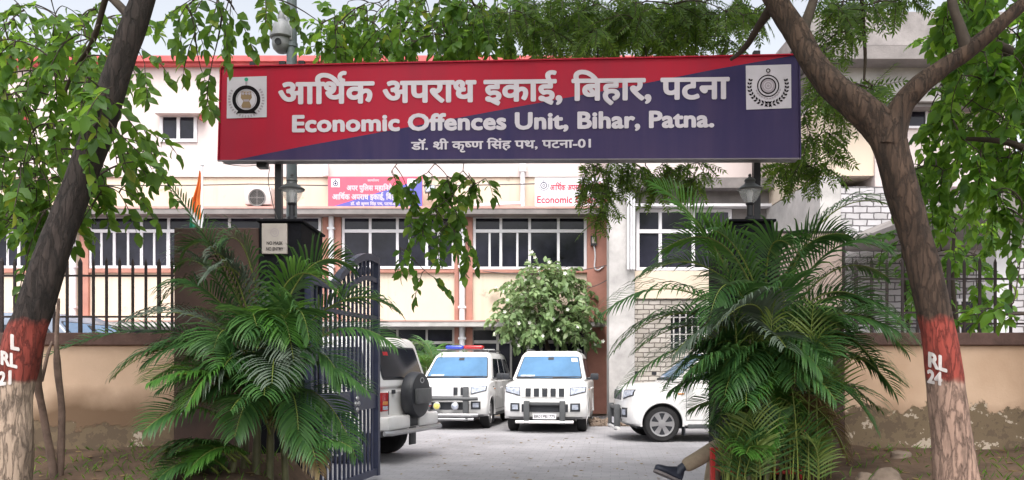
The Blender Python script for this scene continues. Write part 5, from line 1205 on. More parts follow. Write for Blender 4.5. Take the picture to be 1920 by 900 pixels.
regs = [(70, 130, 120, 130, 6.7, 8.6, 74), (60, 300, 110, 110, 6.8, 8.2, 56), (185, 70, 110, 80, 6.9, 8.6, 24), (250, 250, 45, 110, 6.9, 7.6, 9), (215, 345, 45, 60, 6.8, 7.4, 9), (110, 395, 70, 40, 6.8, 7.6, 8), (30, 395, 40, 50, 7, 7.6, 5), (45, 470, 20, 10, 6.9, 7.1, 2),
        (375, 30, 75, 50, 6.9, 7.8, 7), (375, 125, 30, 20, 6.9, 7.6, 2), (392, 10, 50, 25, 6.7, 7.2, 5), (175, 180, 60, 110, 5.9, 6.2, 9), (510, 30, 30, 40, 7.1, 7.6, 3),
        (660, 40, 90, 50, 8.5, 9.8, 32), (800, 25, 110, 48, 8.5, 9.8, 46), (925, 30, 80, 50, 8.4, 9.8, 38), (700, 85, 100, 18, 8.6, 9.8, 11), (860, 80, 90, 18, 8.6, 9.8, 12)]
pts_ = region_points(regs, r)
for T in near(nodes, pts_):
    d = connect(tw, nodes, T, r); broad_twig(lv, tw, T, d * .5 + DOWN * .3 + rv(r) * .6, r, .138, 7, .38)
# sprays hanging below the sign
hang = [(735, 320, 8.9), (760, 345, 8.8), (800, 325, 8.9), (838, 330, 9.0), (868, 320, 9.0), (890, 345, 9.0), (850, 365, 8.9), (815, 390, 8.8), (832, 415, 8.8), (800, 400, 8.7), (780, 440, 8.7), (758, 470, 8.7), (850, 430, 8.8), (875, 455, 8.8), (805, 515, 8.8), (820, 360, 8.85), (855, 395, 8.85), (780, 375, 8.8), (822, 440, 8.75), (880, 330, 9.05), (910, 335, 9.05)]
tops = [P(760, 60, 8.9), P(830, 40, 9.0), P(880, 60, 9.1)]; hn = []
for T in tops:
    d = connect(tw, nodes, T, r, .012); q = [T, T + Vector((r.uniform(-.1, .1), 0, -.9)), P(960 + T.x / T.y * F - 10, 300, T.y - .1)]
    sp = spline(q, 6); tw.tube(sp, [lerp(.010, .006, i / (len(sp) - 1)) for i in range(len(sp))], 5, cap=False); hn += sp[-8:]
for x, y, Y in hang + [(x + r.uniform(-16, 16), y + r.uniform(-10, 12), Y + .1) for x, y, Y in hang[:17]]:
    T = P(x, y, Y); d = connect(tw, hn, T, r, .006, .04); broad_twig(lv, tw, T, DOWN * .7 + rv(r) * .7, r, .135, 7, .30)
ov = overhead_points((-2.6, 5.2, 6.9), (4.4, 4.8, 1.5), 230, r) + overhead_points((.8, 7.6, 7.2), (3.0, 2.6, 1.2), 80, r)
for T in near(nodes, ov):
    d = connect(tw, nodes, T, r, .012); broad_twig(lv, tw, T, d + rv(r) * .6, r, .20, 7, .5)
cr_ = leafmesh('crown', [tuple(Vector(v) - lt.location) for v in lv.V], lv.F, M['leaf_broad'], lt)
obj('twigs', to(lt, tw), M['twig'], lt)
def paint_on(trunk_obj, owner, lines, mat):
    me = trunk_obj.data; bvh = BVHTree.FromPolygons([v.co + owner.location for v in me.vertices], [tuple(p.vertices) for p in me.polygons])
    for txt, x0, x1, base, h in lines:
        def place(x, y, l):
            d = (P(x, y, 1.0) - EYE).normalized(); loc, nn, _, _ = bvh.ray_cast(EYE, d)
            if loc is None: loc, nn, _, _ = bvh.find_nearest(P(x, y, 6.2))
            if nn.dot(d) > 0: nn = -nn
            return loc + nn * .004 - d * l - owner.location
        lettering('painted_lettering', [txt], place, mat, trunk_obj, x0, x1, base, h, 0.05, lift=0.002, layer=.00005)
M['limewash'] = node_mat('white_limewash_lettering', (0.66, 0.60, 0.58), 0.9, 0.1, 12.0)
paint_on(tro, lt, [('L', 20, 37, lambda x: 655 + (x - 28) * .2, 27), ('RL', 2, 33, lambda x: 686 + (x - 18) * .25, 25), ('21', -4, 22, lambda x: 721 - (x - 9) * .15, 25)], M['limewash'])

# --- right tree: forked trunk, neem foliage
r = random.Random(23)
rt = thing('neem_tree', 'forked neem tree with a red painted band marked RL 24', 'tree', (P(1795, 1000, 6.0).x, 6.0, .1))
M['trunk_r'] = trunk_mat('brown_neem_bark', (0.054, 0.032, 0.021), (0.090, 0.054, 0.036), (0.30, 0.050, 0.035), PZ(737, 6.0), PZ(622, 6.0), (0.36, 0.235, 0.18))
rows = [(1806, 1060, 6.0, 112), (1800, 960, 6.0, 100), (1790, 880, 6.0, 92), (1779, 760, 6.0, 80), (1763, 650, 6.0, 74), (1745, 560, 6.02, 70), (1724, 470, 6.05, 68), (1700, 385, 6.08, 69), (1677, 305, 6.1, 72), (1655, 245, 6.15, 76), (1610, 200, 6.2, 70), (1560, 160, 6.3, 60), (1520, 110, 6.4, 54), (1492, 60, 6.5, 52), (1455, 0, 6.6, 50), (1405, -90, 6.8, 46), (1350, -190, 7.1, 40)]
pts, rad = pp(rows); rad = [q * .83 for q in rad]; a = MB(); axis_r = bark_tube(a, pts, rad, 30, 9, .03, 2.1); tro = obj('trunk', to(rt, a), M['trunk_r'], rt, 60)
R_limbs = [[(1664, 275, 6.12, 62), (1682, 215, 6.1, 48), (1712, 172, 6.05, 40), (1765, 130, 6.0, 34), (1822, 90, 5.95, 30), (1880, 40, 5.9, 26), (1960, -40, 5.9, 22), (2020, -160, 6.0, 14)], [(1815, 98, 5.95, 24), (1800, 50, 6.0, 19), (1784, 0, 6.1, 16), (1770, -110, 6.4, 12)],
           [(1350, -185, 7.1, 38), (1220, -270, 7.7, 28), (1060, -300, 8.3, 18), (930, -260, 8.8, 8)], [(1500, 75, 6.5, 22), (1518, 20, 6.7, 18), (1560, -90, 7.0, 12), (1620, -140, 7.4, 7)], [(1452, 5, 6.6, 20), (1425, 45, 6.9, 15), (1398, 88, 7.2, 11), (1370, 112, 7.35, 6)],
           [(1400, -95, 6.8, 30), (1380, -320, 6.0, 22), (1300, -760, 4.8, 14)], [(1380, -140, 6.9, 26), (1300, -150, 8.0, 18), (1200, -80, 8.8, 12), (1130, -20, 9.2, 8)], [(1608, -120, 7.3, 9), (1616, 0, 7.6, 8), (1622, 100, 7.7, 6), (1620, 150, 7.7, 4)]]
nodes = list(axis_r[len(axis_r) // 2:])
for lm in R_limbs:
    p_, r_ = pp(lm); a = MB(); nodes += bark_tube(a, p_, r_, 14, 7, .05, 1.5); obj('limb', to(rt, a), M['trunk_r'] if lm[0][3] > 40 else M['twig'], rt, 60)
lv, tw = Leaves(), MB()
regs = [(1030, 30, 85, 45, 8.2, 9.8, 34), (1130, 35, 100, 48, 8.2, 9.8, 44), (1250, 30, 90, 42, 8.3, 9.6, 42), (1360, 20, 60, 25, 8.0, 9.2, 8), (1180, 75, 120, 16, 8.6, 9.8, 11), (1400, 15, 50, 18, 7.4, 8.6, 6), (1340, 70, 40, 25, 8, 9, 5),
        (1560, 50, 35, 60, 7.4, 8.8, 9), (1545, 140, 20, 30, 7.4, 8.4, 3), (1590, 10, 60, 25, 7.6, 8.8, 6), (1605, 150, 45, 25, 7.4, 8.2, 7), (1540, 215, 40, 45, 8.1, 8.8, 9), (1530, 290, 35, 38, 8.2, 8.9, 8), (1620, 175, 30, 18, 7.5, 7.9, 4),
        (1490, 315, 50, 15, 8.5, 9.0, 6), (1680, 0, 60, 20, 7.4, 8.8, 5)]
for T in near(nodes, region_points(regs, r)):
    d = connect(tw, nodes, T, r); neem_spray(lv, tw, T, d * .3 + DOWN * .5, r, 5, .30, .085)
hn = []
for x, y, Y in ((1120, 90, 8.9), (1190, 80, 8.9), (1290, 90, 8.9), (1210, 70, 9.0)):
    T = P(x, y, Y); d = connect(tw, nodes, T, r, .012); sp = spline([T, P(x + 5, 200, Y - .1), P(x, 310, Y - .1)], 6); tw.tube(sp, [lerp(.010, .006, i / (len(sp) - 1)) for i in range(len(sp))], 5, cap=False); hn += sp[-5:]
for x, y, n in ((1100, 330, 3), (1115, 350, 4), (1105, 375, 3), (1130, 400, 3), (1140, 340, 4), (1165, 325, 4), (1200, 325, 4), (1225, 345, 4), (1205, 365, 3), (1262, 330, 4), (1290, 330, 4), (1305, 345, 4), (1130, 375, 4), (1275, 360, 3), (1310, 318, 4), (1180, 315, 4), (1240, 320, 4), (1092, 345, 3), (1120, 425, 2), (1147, 315, 4), (1110, 315, 4), (1128, 335, 4), (1098, 360, 4), (1118, 362, 4), (1140, 362, 4), (1190, 335, 4), (1215, 335, 4), (1232, 365, 4), (1250, 345, 4), (1278, 320, 4), (1298, 355, 4), (1320, 335, 4), (1170, 345, 4), (1135, 390, 3), (1125, 410, 3)):
    T = P(x, y - 12, 8.85 + r.uniform(-.15, .15)); d = connect(tw, hn, T, r, .006, .04); neem_spray(lv, tw, T, DOWN, r, n + 1, .26, .075)
ov = overhead_points((3.0, 5.4, 6.8), (4.2, 4.6, 1.5), 150, r)
for T in near(nodes, ov):
    d = connect(tw, nodes, T, r, .012); neem_spray(lv, tw, T, d + rv(r) * .5, r, 5, .55, .17)
leafmesh('crown', [tuple(Vector(v) - rt.location) for v in lv.V], lv.F, M['leaf_neem'], rt)
obj('twigs', to(rt, tw), M['twig'], rt)
paint_on(tro, rt, [('RL', 1741, 1776, lambda x: 686 + (x - 1741) * .32, 27), ('24', 1739, 1767, lambda x: 716 + (x - 1739) * .22, 24)], M['limewash'])

# --- shade tree at the right edge, its trunk just outside the picture
r = random.Random(31)
bt_ = thing('shade_tree', 'dense dark leaved tree filling the upper right corner beyond the neem trunk', 'tree', (P(2080, 1000, 8.0).x, 7.7, .1))
pts, rad = pp([(2100, 960, 7.7, 90), (2085, 700, 7.7, 74), (2070, 450, 7.7, 66), (2040, 200, 7.8, 58), (2010, 0, 7.9, 48), (1990, -200, 8.0, 36)])
a = MB(); ax = bark_tube(a, pts, rad, 22, 7, .04, .7); obj('trunk', to(bt_, a), M['twig'], bt_, 60); nodes = list(ax[len(ax) // 3:])
for lm in ([(2050, 280, 7.8, 40), (1960, 150, 8.2, 28), (1860, 80, 8.6, 18), (1780, 60, 8.9, 9)], [(2030, 120, 7.8, 36), (1930, -20, 8.0, 24), (1830, -90, 8.4, 14), (1730, -60, 8.8, 8)], [(2060, 400, 7.7, 34), (1990, 320, 7.9, 22), (1900, 270, 8.2, 13), (1810, 260, 8.5, 7)], [(2065, 560, 7.6, 22), (2010, 560, 7.2, 14), (1940, 585, 6.9, 8), (1870, 590, 6.8, 5)]):
    p_, r_ = pp(lm); a = MB(); nodes += bark_tube(a, p_, r_, 10, 6, .05, 1.1); obj('limb', to(bt_, a), M['twig'], bt_, 60)
lv, tw = Leaves(), MB()
regs = [(1870, 60, 110, 110, 7.6, 10, 72), (1860, 200, 85, 120, 7.8, 10.2, 70), (1890, 320, 60, 80, 7.8, 9.6, 28), (1780, 20, 50, 40, 8.2, 9.6, 10), (1765, 230, 25, 100, 8.6, 10, 14), (1745, 315, 45, 30, 8.8, 9.8, 9), (1800, 370, 60, 25, 8.8, 9.8, 7), (1900, 410, 30, 20, 8, 9, 4)]
for T in near(nodes, region_points(regs, r)):
    d = connect(tw, nodes, T, r); broad_twig(lv, tw, T, d * .4 + DOWN * .3 + rv(r) * .6, r, .155, 8, .40)
for T in near(nodes, overhead_points((5.5, 8.0, 6.8), (3.2, 3.0, 1.6), 130, r)):
    d = connect(tw, nodes, T, r, .012); broad_twig(lv, tw, T, d + rv(r) * .6, r, .20, 7, .5)
for x, y in ((1900, 568), (1860, 578), (1830, 590), (1885, 585), (1915, 590)):
    T = P(x, y, 6.8 + r.uniform(-.1, .1)); d = connect(tw, nodes, T, r, .006, .05); broad_twig(lv, tw, T, Vector((-1, 0, .0)) + rv(r) * .3, r, .16, 4, .2)
for x, y in ((1915, 455), (1908, 500)):
    T = P(x, y, 6.9); d = connect(tw, nodes, T, r, .006, .05); broad_twig(lv, tw, T, DOWN + rv(r) * .4, r, .15, 4, .2)
leafmesh('crown', [tuple(Vector(v) - bt_.location) for v in lv.V], lv.F, M['leaf_dark'], bt_)
obj('twigs', to(bt_, tw), M['twig'], bt_)

# --- small leafy trees behind the right railing
def small_tree(label, rows, regs, mat, L, seed, name='small_tree', nleaf=6, ln=.3, tw_up=.15):
    r = random.Random(seed); p_, r_ = pp(rows); t = thing(name, label, 'tree', (p_[0].x, p_[0].y, max(0, p_[0].z)))
    a = MB(); ax = bark_tube(a, p_, r_, 12, 6, .05, seed); obj('trunk', to(t, a), M['twig'], t, 60); nodes = list(ax[len(ax) // 2:]); lv, tw = Leaves(), MB()
    for T in near(nodes, region_points(regs, r)):
        d = connect(tw, nodes, T, r, .02); broad_twig(lv, tw, T, d * .5 + DOWN * tw_up + rv(r) * .8, r, L, nleaf, ln)
    leafmesh('crown', [tuple(Vector(v) - t.location) for v in lv.V], lv.F, mat, t); obj('twigs', to(t, tw), M['twig'], t); return t, lv
small_tree('thin dark green tree behind the right railing between trunk and white arch', [(1800, 820, 11, 14), (1795, 640, 11, 11), (1785, 520, 11, 8), (1790, 430, 11, 5)], [(1790, 440, 75, 70, 10.5, 12, 40), (1815, 560, 38, 55, 10.7, 11.6, 15), (1740, 560, 18, 35, 10.7, 11.4, 3)], M['leaf_dark'], .16, 5)
small_tree('bright green sapling just left of the forked neem trunk behind the railing', [(1712, 850, 9.6, 9), (1705, 650, 9.6, 7), (1695, 520, 9.6, 5), (1690, 440, 9.6, 3)], [(1688, 425, 24, 30, 9.4, 9.9, 7), (1698, 480, 20, 40, 9.4, 9.9, 7), (1660, 470, 6, 10, 9.5, 9.8, 1), (1705, 540, 12, 20, 9.4, 9.8, 3)], M['leaf_bright'], .13, 6)
# --- flowering courtyard tree
t, lv = small_tree('small round courtyard tree with pale dusty leaves and white blossoms behind the middle car', [(1040, 812, 22.6, 12), (1036, 700, 22.6, 10), (1026, 650, 22.5, 9), (1015, 610, 22.4, 7), (1010, 570, 22.4, 5)],
    [(1022, 560, 82, 58, 21.0, 23.2, 150), (1030, 520, 50, 28, 21.4, 22.8, 46), (975, 595, 42, 38, 21.2, 22.8, 48), (1085, 600, 42, 32, 21.2, 22.8, 48), (1020, 610, 60, 20, 21.0, 22.6, 34)], M['leaf_shrub'], .19, 8, 'flowering_tree', 7, .42, .05)
r = random.Random(3); fl_ = Leaves()
for k in range(70):
    v = Vector(lv.V[r.randrange(len(lv.V))]); v = v + Vector((r.uniform(-.05, .05), -.12, r.uniform(0, .12)))
    for j in range(5):
        a_ = j * 2 * math.pi / 5; d = Vector((math.cos(a_), -.5, math.sin(a_))); fl_.broad(v, d, Vector((0, -1, .2)), .062, .045)
leafmesh('blossoms', [tuple(Vector(v) - t.location) for v in fl_.V], fl_.F, M['blossom'], t)

# --- two thin stems and a climber beside the left trunk
sp_ = thing('sapling', 'thin forked sapling with two grey stems close to the left tree trunk', 'tree', P(100, 930, 6.9))
for rows in ([(104, 950, 6.9, 15), (96, 860, 6.9, 14), (82, 780, 6.85, 13), (70, 710, 6.75, 14), (76, 650, 6.7, 13), (92, 570, 6.65, 12), (112, 480, 6.65, 11), (140, 380, 6.65, 9), (168, 290, 6.65, 7)], [(108, 950, 6.95, 13), (114, 850, 6.95, 13), (116, 770, 6.95, 12), (108, 690, 6.95, 12), (106, 640, 6.95, 9), (110, 560, 7.0, 5)], [(78, 715, 6.78, 7), (88, 670, 6.85, 6), (98, 640, 6.9, 4)]):
    p_, r_ = pp(rows); a = MB(); bark_tube(a, p_, r_, 10, 6, .08, 1.0); obj('stem', to(sp_, a), M['stem'] if 'stem' in M else M.setdefault('stem', node_mat('grey_brown_stem', (0.17, 0.115, 0.09), .9, .2, 8.0, .4, 30)), sp_, 60)
# ---------------------------------------------------------------- palms
def frond(name, pts, parent, mat, Lmax=.48, n=36, r=rnd, droop=.30, start=.14, wmul=1.0, thick=.013):
    """one feather frond: a bent rachis carrying two rows of drooping leaflets"""
    o3 = parent.location; ra = bez(*[Vector(p) for p in pts], 30) if len(pts) == 3 else spline(pts, max(4, 30 // (len(pts) - 1))); m = MB(); N = len(ra) - 1
    m.tube(ra, [lerp(thick, .003, (i / N) ** .8) for i in range(N + 1)], 6, m=1)
    roll = r.uniform(-.5, .5)
    for k in range(n):
        t = lerp(start, .985, k / (n - 1)); i = min(N - 1, int(t * N)); f = t * N - i; p = ra[i].lerp(ra[i + 1], f); tg = (ra[i + 1] - ra[i]).normalized()
        sd = tg.cross(Vector((0, 0, 1)))
        sd = sd.normalized() if sd.length > .08 else Vector((1, 0, 0)); upv = sd.cross(tg).normalized()
        sd2 = sd * math.cos(roll) + upv * math.sin(roll); up2 = sd2.cross(tg).normalized()
        prof = (.45 + .55 * math.sin(math.pi * min(1, (t - start) / (1 - start) * .85 + .12))) * (1 if t < .8 else lerp(1, .62, (t - .8) / .2))
        for s_ in (-1, 1):
            L = Lmax * prof * r.uniform(.88, 1.08); d = (tg * lerp(.45, 1.0, t) + sd2 * s_ * .85 + up2 * .30 + rv(r) * .05).normalized(); w = .0235 * wmul * r.uniform(.85, 1.1) * (.75 + .25 * prof); q = p.copy(); vs = []
            g_ = droop * r.uniform(.7, 1.3); wv_ = d.cross(up2).normalized()
            for c, ww in enumerate((.35, 1.0, .95, .62)):
                vs += [q + wv_ * w * ww / 2, q - wv_ * w * ww / 2 + up2 * w * .12 * s_]
                q = q + d * (L / 4); d = (d + DOWN * g_ * (c + 1) * .55).normalized()
            vs.append(q); m.add(vs, [(0, 1, 3, 2), (2, 3, 5, 4), (4, 5, 7, 6), (6, 7, 8)], 0)
    m.v = [tuple(Vector(v) - o3) for v in m.v]
    ob_ = obj(name, m, [mat, M['petiole']], parent); ob_.data.polygons.foreach_set('use_smooth', [True] * len(ob_.data.polygons)); return ob_
def palm(label, base, fronds, canes, seed, fill, dead=(), group=None):
    r = random.Random(seed); t = thing('areca_palm', label, 'palm', base, group=group)
    for (b, tp, rad) in canes:
        a = MB(); mid = (b + tp) / 2 + Vector((r.uniform(-.05, .05), r.uniform(-.05, .05), 0)); pts_ = bez(b, mid, tp, 12)
        prof = [rad * (1.12 if k % 3 == 0 else .96) * lerp(1.1, .75, k / 12) for k in range(13)]; a.tube(pts_, prof, 10); a.v = [tuple(Vector(v) - t.location) for v in a.v]; obj('cane', a, M['cane'], t, 50)
    for f in fronds:
        pts, mt = f[0], f[1]; kw = f[2] if len(f) > 2 else {}
        frond('frond', [P(*q) for q in pts], t, M[mt], r=r, **kw)
    for (c, n, reach, hgt, L, mats, azr) in fill:
        for k in range(n):
            az_ = R(r.uniform(*azr)); rr = reach * r.uniform(.7, 1.15); h = hgt * r.uniform(.6, 1.2); p0 = Vector(c) + Vector((r.uniform(-.18, .18), r.uniform(-.12, .12), r.uniform(-.25, .2)))
            dv = Vector((math.cos(az_), math.sin(az_), 0)); frond('frond', [p0, p0 + dv * rr * .45 + Vector((0, 0, h)), p0 + dv * rr + Vector((0, 0, h * r.uniform(-.1, .55)))], t, M[r.choice(mats)], Lmax=L, n=30, r=r)
    return t
G_PALM = 'areca palms flanking the gateway'
YL, YR = 7.2, 7.3
pb = lambda px, Y, z: Vector((PX(px, Y), Y, z))
pl_, pr_, pg, pbr = 'leaf_palm', 'leaf_palm', 'leaf_palm_grey', 'leaf_palm_bright'
LF = [([(500, 690, 7.2), (415, 470, 7.1), (322, 352, 7.0)], pl_, dict(Lmax=.34, droop=.2)),
      ([(490, 700, 7.2), (390, 545, 7.0), (238, 600, 6.9)], pg, dict(Lmax=.46, droop=.30)),
      ([(480, 720, 7.2), (340, 590, 6.9), (215, 705, 6.8)], pl_, dict(Lmax=.42, droop=.32)),
      ([(480, 690, 7.3), (300, 560, 7.2), (85, 668, 7.0)], pl_, dict(Lmax=.30, droop=.15)),
      ([(500, 690, 7.2), (520, 420, 7.1), (640, 560, 7.0)], pbr, dict(Lmax=.44)),
      ([(500, 690, 7.2), (470, 440, 7.0), (380, 520, 6.8)], pg, dict(Lmax=.42)),
      ([(520, 680, 7.2), (640, 500, 7.2), (745, 585, 7.1)], pl_, dict(Lmax=.40, droop=.3)),
      ([(530, 700, 7.2), (640, 560, 7.1), (742, 650, 7.0)], pl_, dict(Lmax=.40, droop=.3)),
      ([(520, 710, 7.2), (600, 640, 7.0), (690, 735, 6.9)], pl_, dict(Lmax=.40, droop=.3)),
      ([(520, 740, 7.2), (610, 690, 7.0), (668, 860, 6.9)], pl_, dict(Lmax=.36, droop=.3)),
      ([(480, 740, 7.1), (440, 640, 6.7), (345, 745, 6.5)], pbr, dict(Lmax=.38, droop=.3)),
      ([(500, 760, 7.1), (470, 690, 6.6), (440, 820, 6.4)], pl_, dict(Lmax=.38, droop=.3)),
      ([(520, 760, 7.1), (560, 680, 6.7), (560, 850, 6.5)], pl_, dict(Lmax=.38, droop=.3)),
      ([(500, 680, 7.1), (455, 520, 6.7), (490, 640, 6.5)], pl_, dict(Lmax=.44, droop=.3)),
      ([(500, 680, 7.1), (560, 500, 6.8), (580, 640, 6.5)], pl_, dict(Lmax=.44, droop=.3)),
      ([(450, 860, 7.0), (360, 800, 6.8), (285, 860, 6.6)], pl_, dict(Lmax=.28, droop=.25)),
      ([(470, 870, 7.0), (420, 800, 6.7), (350, 885, 6.5)], pbr, dict(Lmax=.28, droop=.25)),
      ([(540, 860, 7.0), (600, 800, 6.8), (660, 840, 6.6)], pl_, dict(Lmax=.26, droop=.25)),
      ([(470, 700, 7.2), (380, 620, 7.0), (285, 660, 6.9)], pl_, dict(Lmax=.40, droop=.3)),
      ([(470, 720, 7.1), (400, 650, 6.8), (300, 730, 6.6)], pl_, dict(Lmax=.40, droop=.3)),
      ([(480, 690, 7.3), (395, 440, 7.4), (330, 500, 7.4)], pl_, dict(Lmax=.38, droop=.3)), ([(490, 690, 7.2), (440, 450, 7.0), (395, 480, 6.9)], pg, dict(Lmax=.40, droop=.3)),
      ([(500, 690, 7.2), (560, 430, 7.2), (660, 500, 7.2)], pl_, dict(Lmax=.42, droop=.3)), ([(500, 690, 7.1), (520, 520, 6.8), (545, 640, 6.6)], pbr, dict(Lmax=.46, droop=.3)),
      ([(480, 700, 7.1), (420, 560, 6.8), (400, 660, 6.6)], pl_, dict(Lmax=.46, droop=.3)), ([(520, 720, 7.1), (600, 600, 6.9), (640, 720, 6.8)], pl_, dict(Lmax=.44, droop=.3)),
      ([(480, 680, 7.2), (420, 395, 7.15), (345, 470, 7.1)], pl_, dict(Lmax=.42, droop=.3)), ([(500, 680, 7.2), (470, 400, 7.0), (420, 455, 6.9)], pl_, dict(Lmax=.42, droop=.3)), ([(490, 690, 7.2), (380, 470, 7.2), (310, 560, 7.2)], pl_, dict(Lmax=.42, droop=.3)),
      ([(490, 760, 7.0), (380, 700, 6.8), (300, 800, 6.7)], 'palm_dead', dict(Lmax=.34, droop=.4)), ([(500, 780, 7.0), (560, 760, 6.7), (600, 890, 6.6)], 'palm_dead', dict(Lmax=.30, droop=.45))]
M['palm_dead'] = leaf_mat('withered_palm_leaflet', (.10, .065, .03), (.19, .14, .06), .1)
zl = .45
LC = [(pb(455, YL, zl - .1), pb(478, YL, 1.45), .030), (pb(480, 7.1, zl - .1), pb(492, 7.15, 1.6), .034), (pb(505, YL, zl - .1), pb(508, YL, 1.7), .032), (pb(430, 7.0, zl - .1), pb(462, 7.1, 1.2), .026), (pb(535, 7.25, zl - .1), pb(520, 7.2, 1.5), .030), (pb(392, 6.95, zl - .1), pb(425, 7.0, .95), .022)]
palm('dense areca palm with drooping fronds in front of the left gate pillar', pb(490, YL, zl - .05), LF, LC, 41,
     [(pb(500, 7.15, 1.30), 9, .9, .6, .46, [pl_, pl_, pg], (150, 390)), (pb(490, 7.0, .95), 7, .8, .5, .42, [pl_, pl_, pbr], (160, 380)), (pb(450, 6.95, .6), 4, .6, .35, .34, [pl_, pbr], (150, 390))], group=G_PALM)
RF = [([(1440, 640, 7.3), (1520, 330, 7.2), (1668, 385, 7.1)], pl_, dict(Lmax=.40, droop=.26)),
      ([(1425, 640, 7.3), (1330, 400, 7.5), (1228, 345, 7.6)], pbr, dict(Lmax=.50, droop=.25)),
      ([(1430, 600, 7.3), (1370, 380, 7.3), (1240, 470, 7.3)], pbr, dict(Lmax=.46, droop=.28)),
      ([(1430, 650, 7.3), (1280, 470, 7.1), (1128, 588, 7.0)], pl_, dict(Lmax=.50, droop=.32)),
      ([(1430, 680, 7.3), (1290, 590, 7.1), (1160, 735, 7.0)], pl_, dict(Lmax=.40, droop=.28)),
      ([(1430, 660, 7.3), (1300, 560, 7.2), (1190, 660, 7.1)], pl_, dict(Lmax=.36, droop=.26)),
      ([(1440, 690, 7.2), (1450, 500, 6.7), (1345, 610, 6.5)], pg, dict(Lmax=.46, droop=.34)),
      ([(1450, 680, 7.2), (1500, 480, 6.9), (1420, 560, 6.6)], pl_, dict(Lmax=.44, droop=.3)),
      ([(1450, 640, 7.3), (1580, 470, 7.3), (1720, 640, 7.2)], pl_, dict(Lmax=.42, droop=.3)),
      ([(1450, 640, 7.3), (1560, 440, 7.3), (1665, 520, 7.3)], pl_, dict(Lmax=.38, droop=.28)),
      ([(1450, 690, 7.2), (1560, 560, 7.0), (1640, 680, 6.8)], pl_, dict(Lmax=.40, droop=.3)),
      ([(1450, 720, 7.2), (1580, 620, 7.1), (1698, 720, 7.0)], pl_, dict(Lmax=.32, droop=.28)),
      ([(1450, 740, 7.2), (1570, 660, 7.1), (1645, 810, 7.0)], pl_, dict(Lmax=.34, droop=.3)),
      ([(1440, 620, 7.3), (1420, 380, 7.1), (1500, 480, 6.9)], pl_, dict(Lmax=.44, droop=.3)),
      ([(1430, 640, 7.3), (1360, 450, 7.0), (1330, 600, 6.8)], pl_, dict(Lmax=.44, droop=.3)),
      ([(1440, 620, 7.3), (1480, 420, 7.2), (1590, 440, 7.0)], pl_, dict(Lmax=.42, droop=.3)),
      ([(1440, 700, 7.1), (1480, 600, 6.7), (1540, 700, 6.5)], pl_, dict(Lmax=.40, droop=.3)),
      ([(1420, 720, 7.1), (1370, 620, 6.8), (1300, 700, 6.6)], pl_, dict(Lmax=.38, droop=.3)),
      ([(1420, 690, 7.2), (1340, 630, 7.1), (1275, 735, 7.0)], pl_, dict(Lmax=.38, droop=.3)), ([(1425, 700, 7.2), (1370, 640, 7.0), (1330, 790, 6.9)], pl_, dict(Lmax=.36, droop=.3)),
      ([(1445, 640, 7.3), (1400, 440, 7.2), (1330, 430, 7.1)], pl_, dict(Lmax=.44, droop=.3)), ([(1450, 660, 7.2), (1500, 560, 6.9), (1590, 620, 6.8)], pl_, dict(Lmax=.42, droop=.3)),
      ([(1450, 650, 7.2), (1590, 520, 7.0), (1700, 660, 6.9)], pl_, dict(Lmax=.48, droop=.32)), ([(1450, 690, 7.2), (1600, 600, 7.0), (1680, 740, 6.9)], pl_, dict(Lmax=.44, droop=.32)),
      ([(1450, 640, 7.3), (1540, 400, 7.2), (1660, 470, 7.2)], pl_, dict(Lmax=.46, droop=.3)), ([(1430, 650, 7.3), (1270, 520, 7.2), (1150, 660, 7.1)], pl_, dict(Lmax=.46, droop=.32)),
      ([(1430, 620, 7.3), (1330, 430, 7.2), (1200, 520, 7.2)], pl_, dict(Lmax=.46, droop=.3)), ([(1450, 760, 7.1), (1540, 720, 6.9), (1590, 860, 6.8)], 'palm_dead', dict(Lmax=.34, droop=.4)),
      ([(1440, 700, 7.2), (1400, 590, 6.9), (1400, 720, 6.6)], pl_, dict(Lmax=.40, droop=.3)), ([(1450, 680, 7.2), (1500, 580, 6.9), (1490, 720, 6.6)], pl_, dict(Lmax=.42, droop=.3))]
zr = .5; RC = []
rc = random.Random(9)
for k in range(7):
    x0, x1 = 1380 + 120 * k / 6 + rc.uniform(-8, 8), 1410 + 70 * k / 6 + rc.uniform(-14, 14); Y = rc.uniform(6.9, 7.5)
    RC.append((pb(x0, Y, zr - .15), pb(x1, Y, rc.uniform(1.0, 1.75)), rc.uniform(.012, .026)))
rp_ = palm('tall areca palm with arching fronds in front of the right gate pillar', pb(1435, YR, zr - .05), RF, RC, 52,
     [(pb(1440, 7.3, 1.45), 11, .95, .65, .48, [pl_, pl_, pg], (150, 390)), (pb(1445, 7.15, 1.1), 9, .85, .5, .44, [pl_, pl_, pbr], (160, 380)), (pb(1420, 7.1, .75), 5, .5, .5, .34, [pl_, pbr], (150, 390))], group=G_PALM)
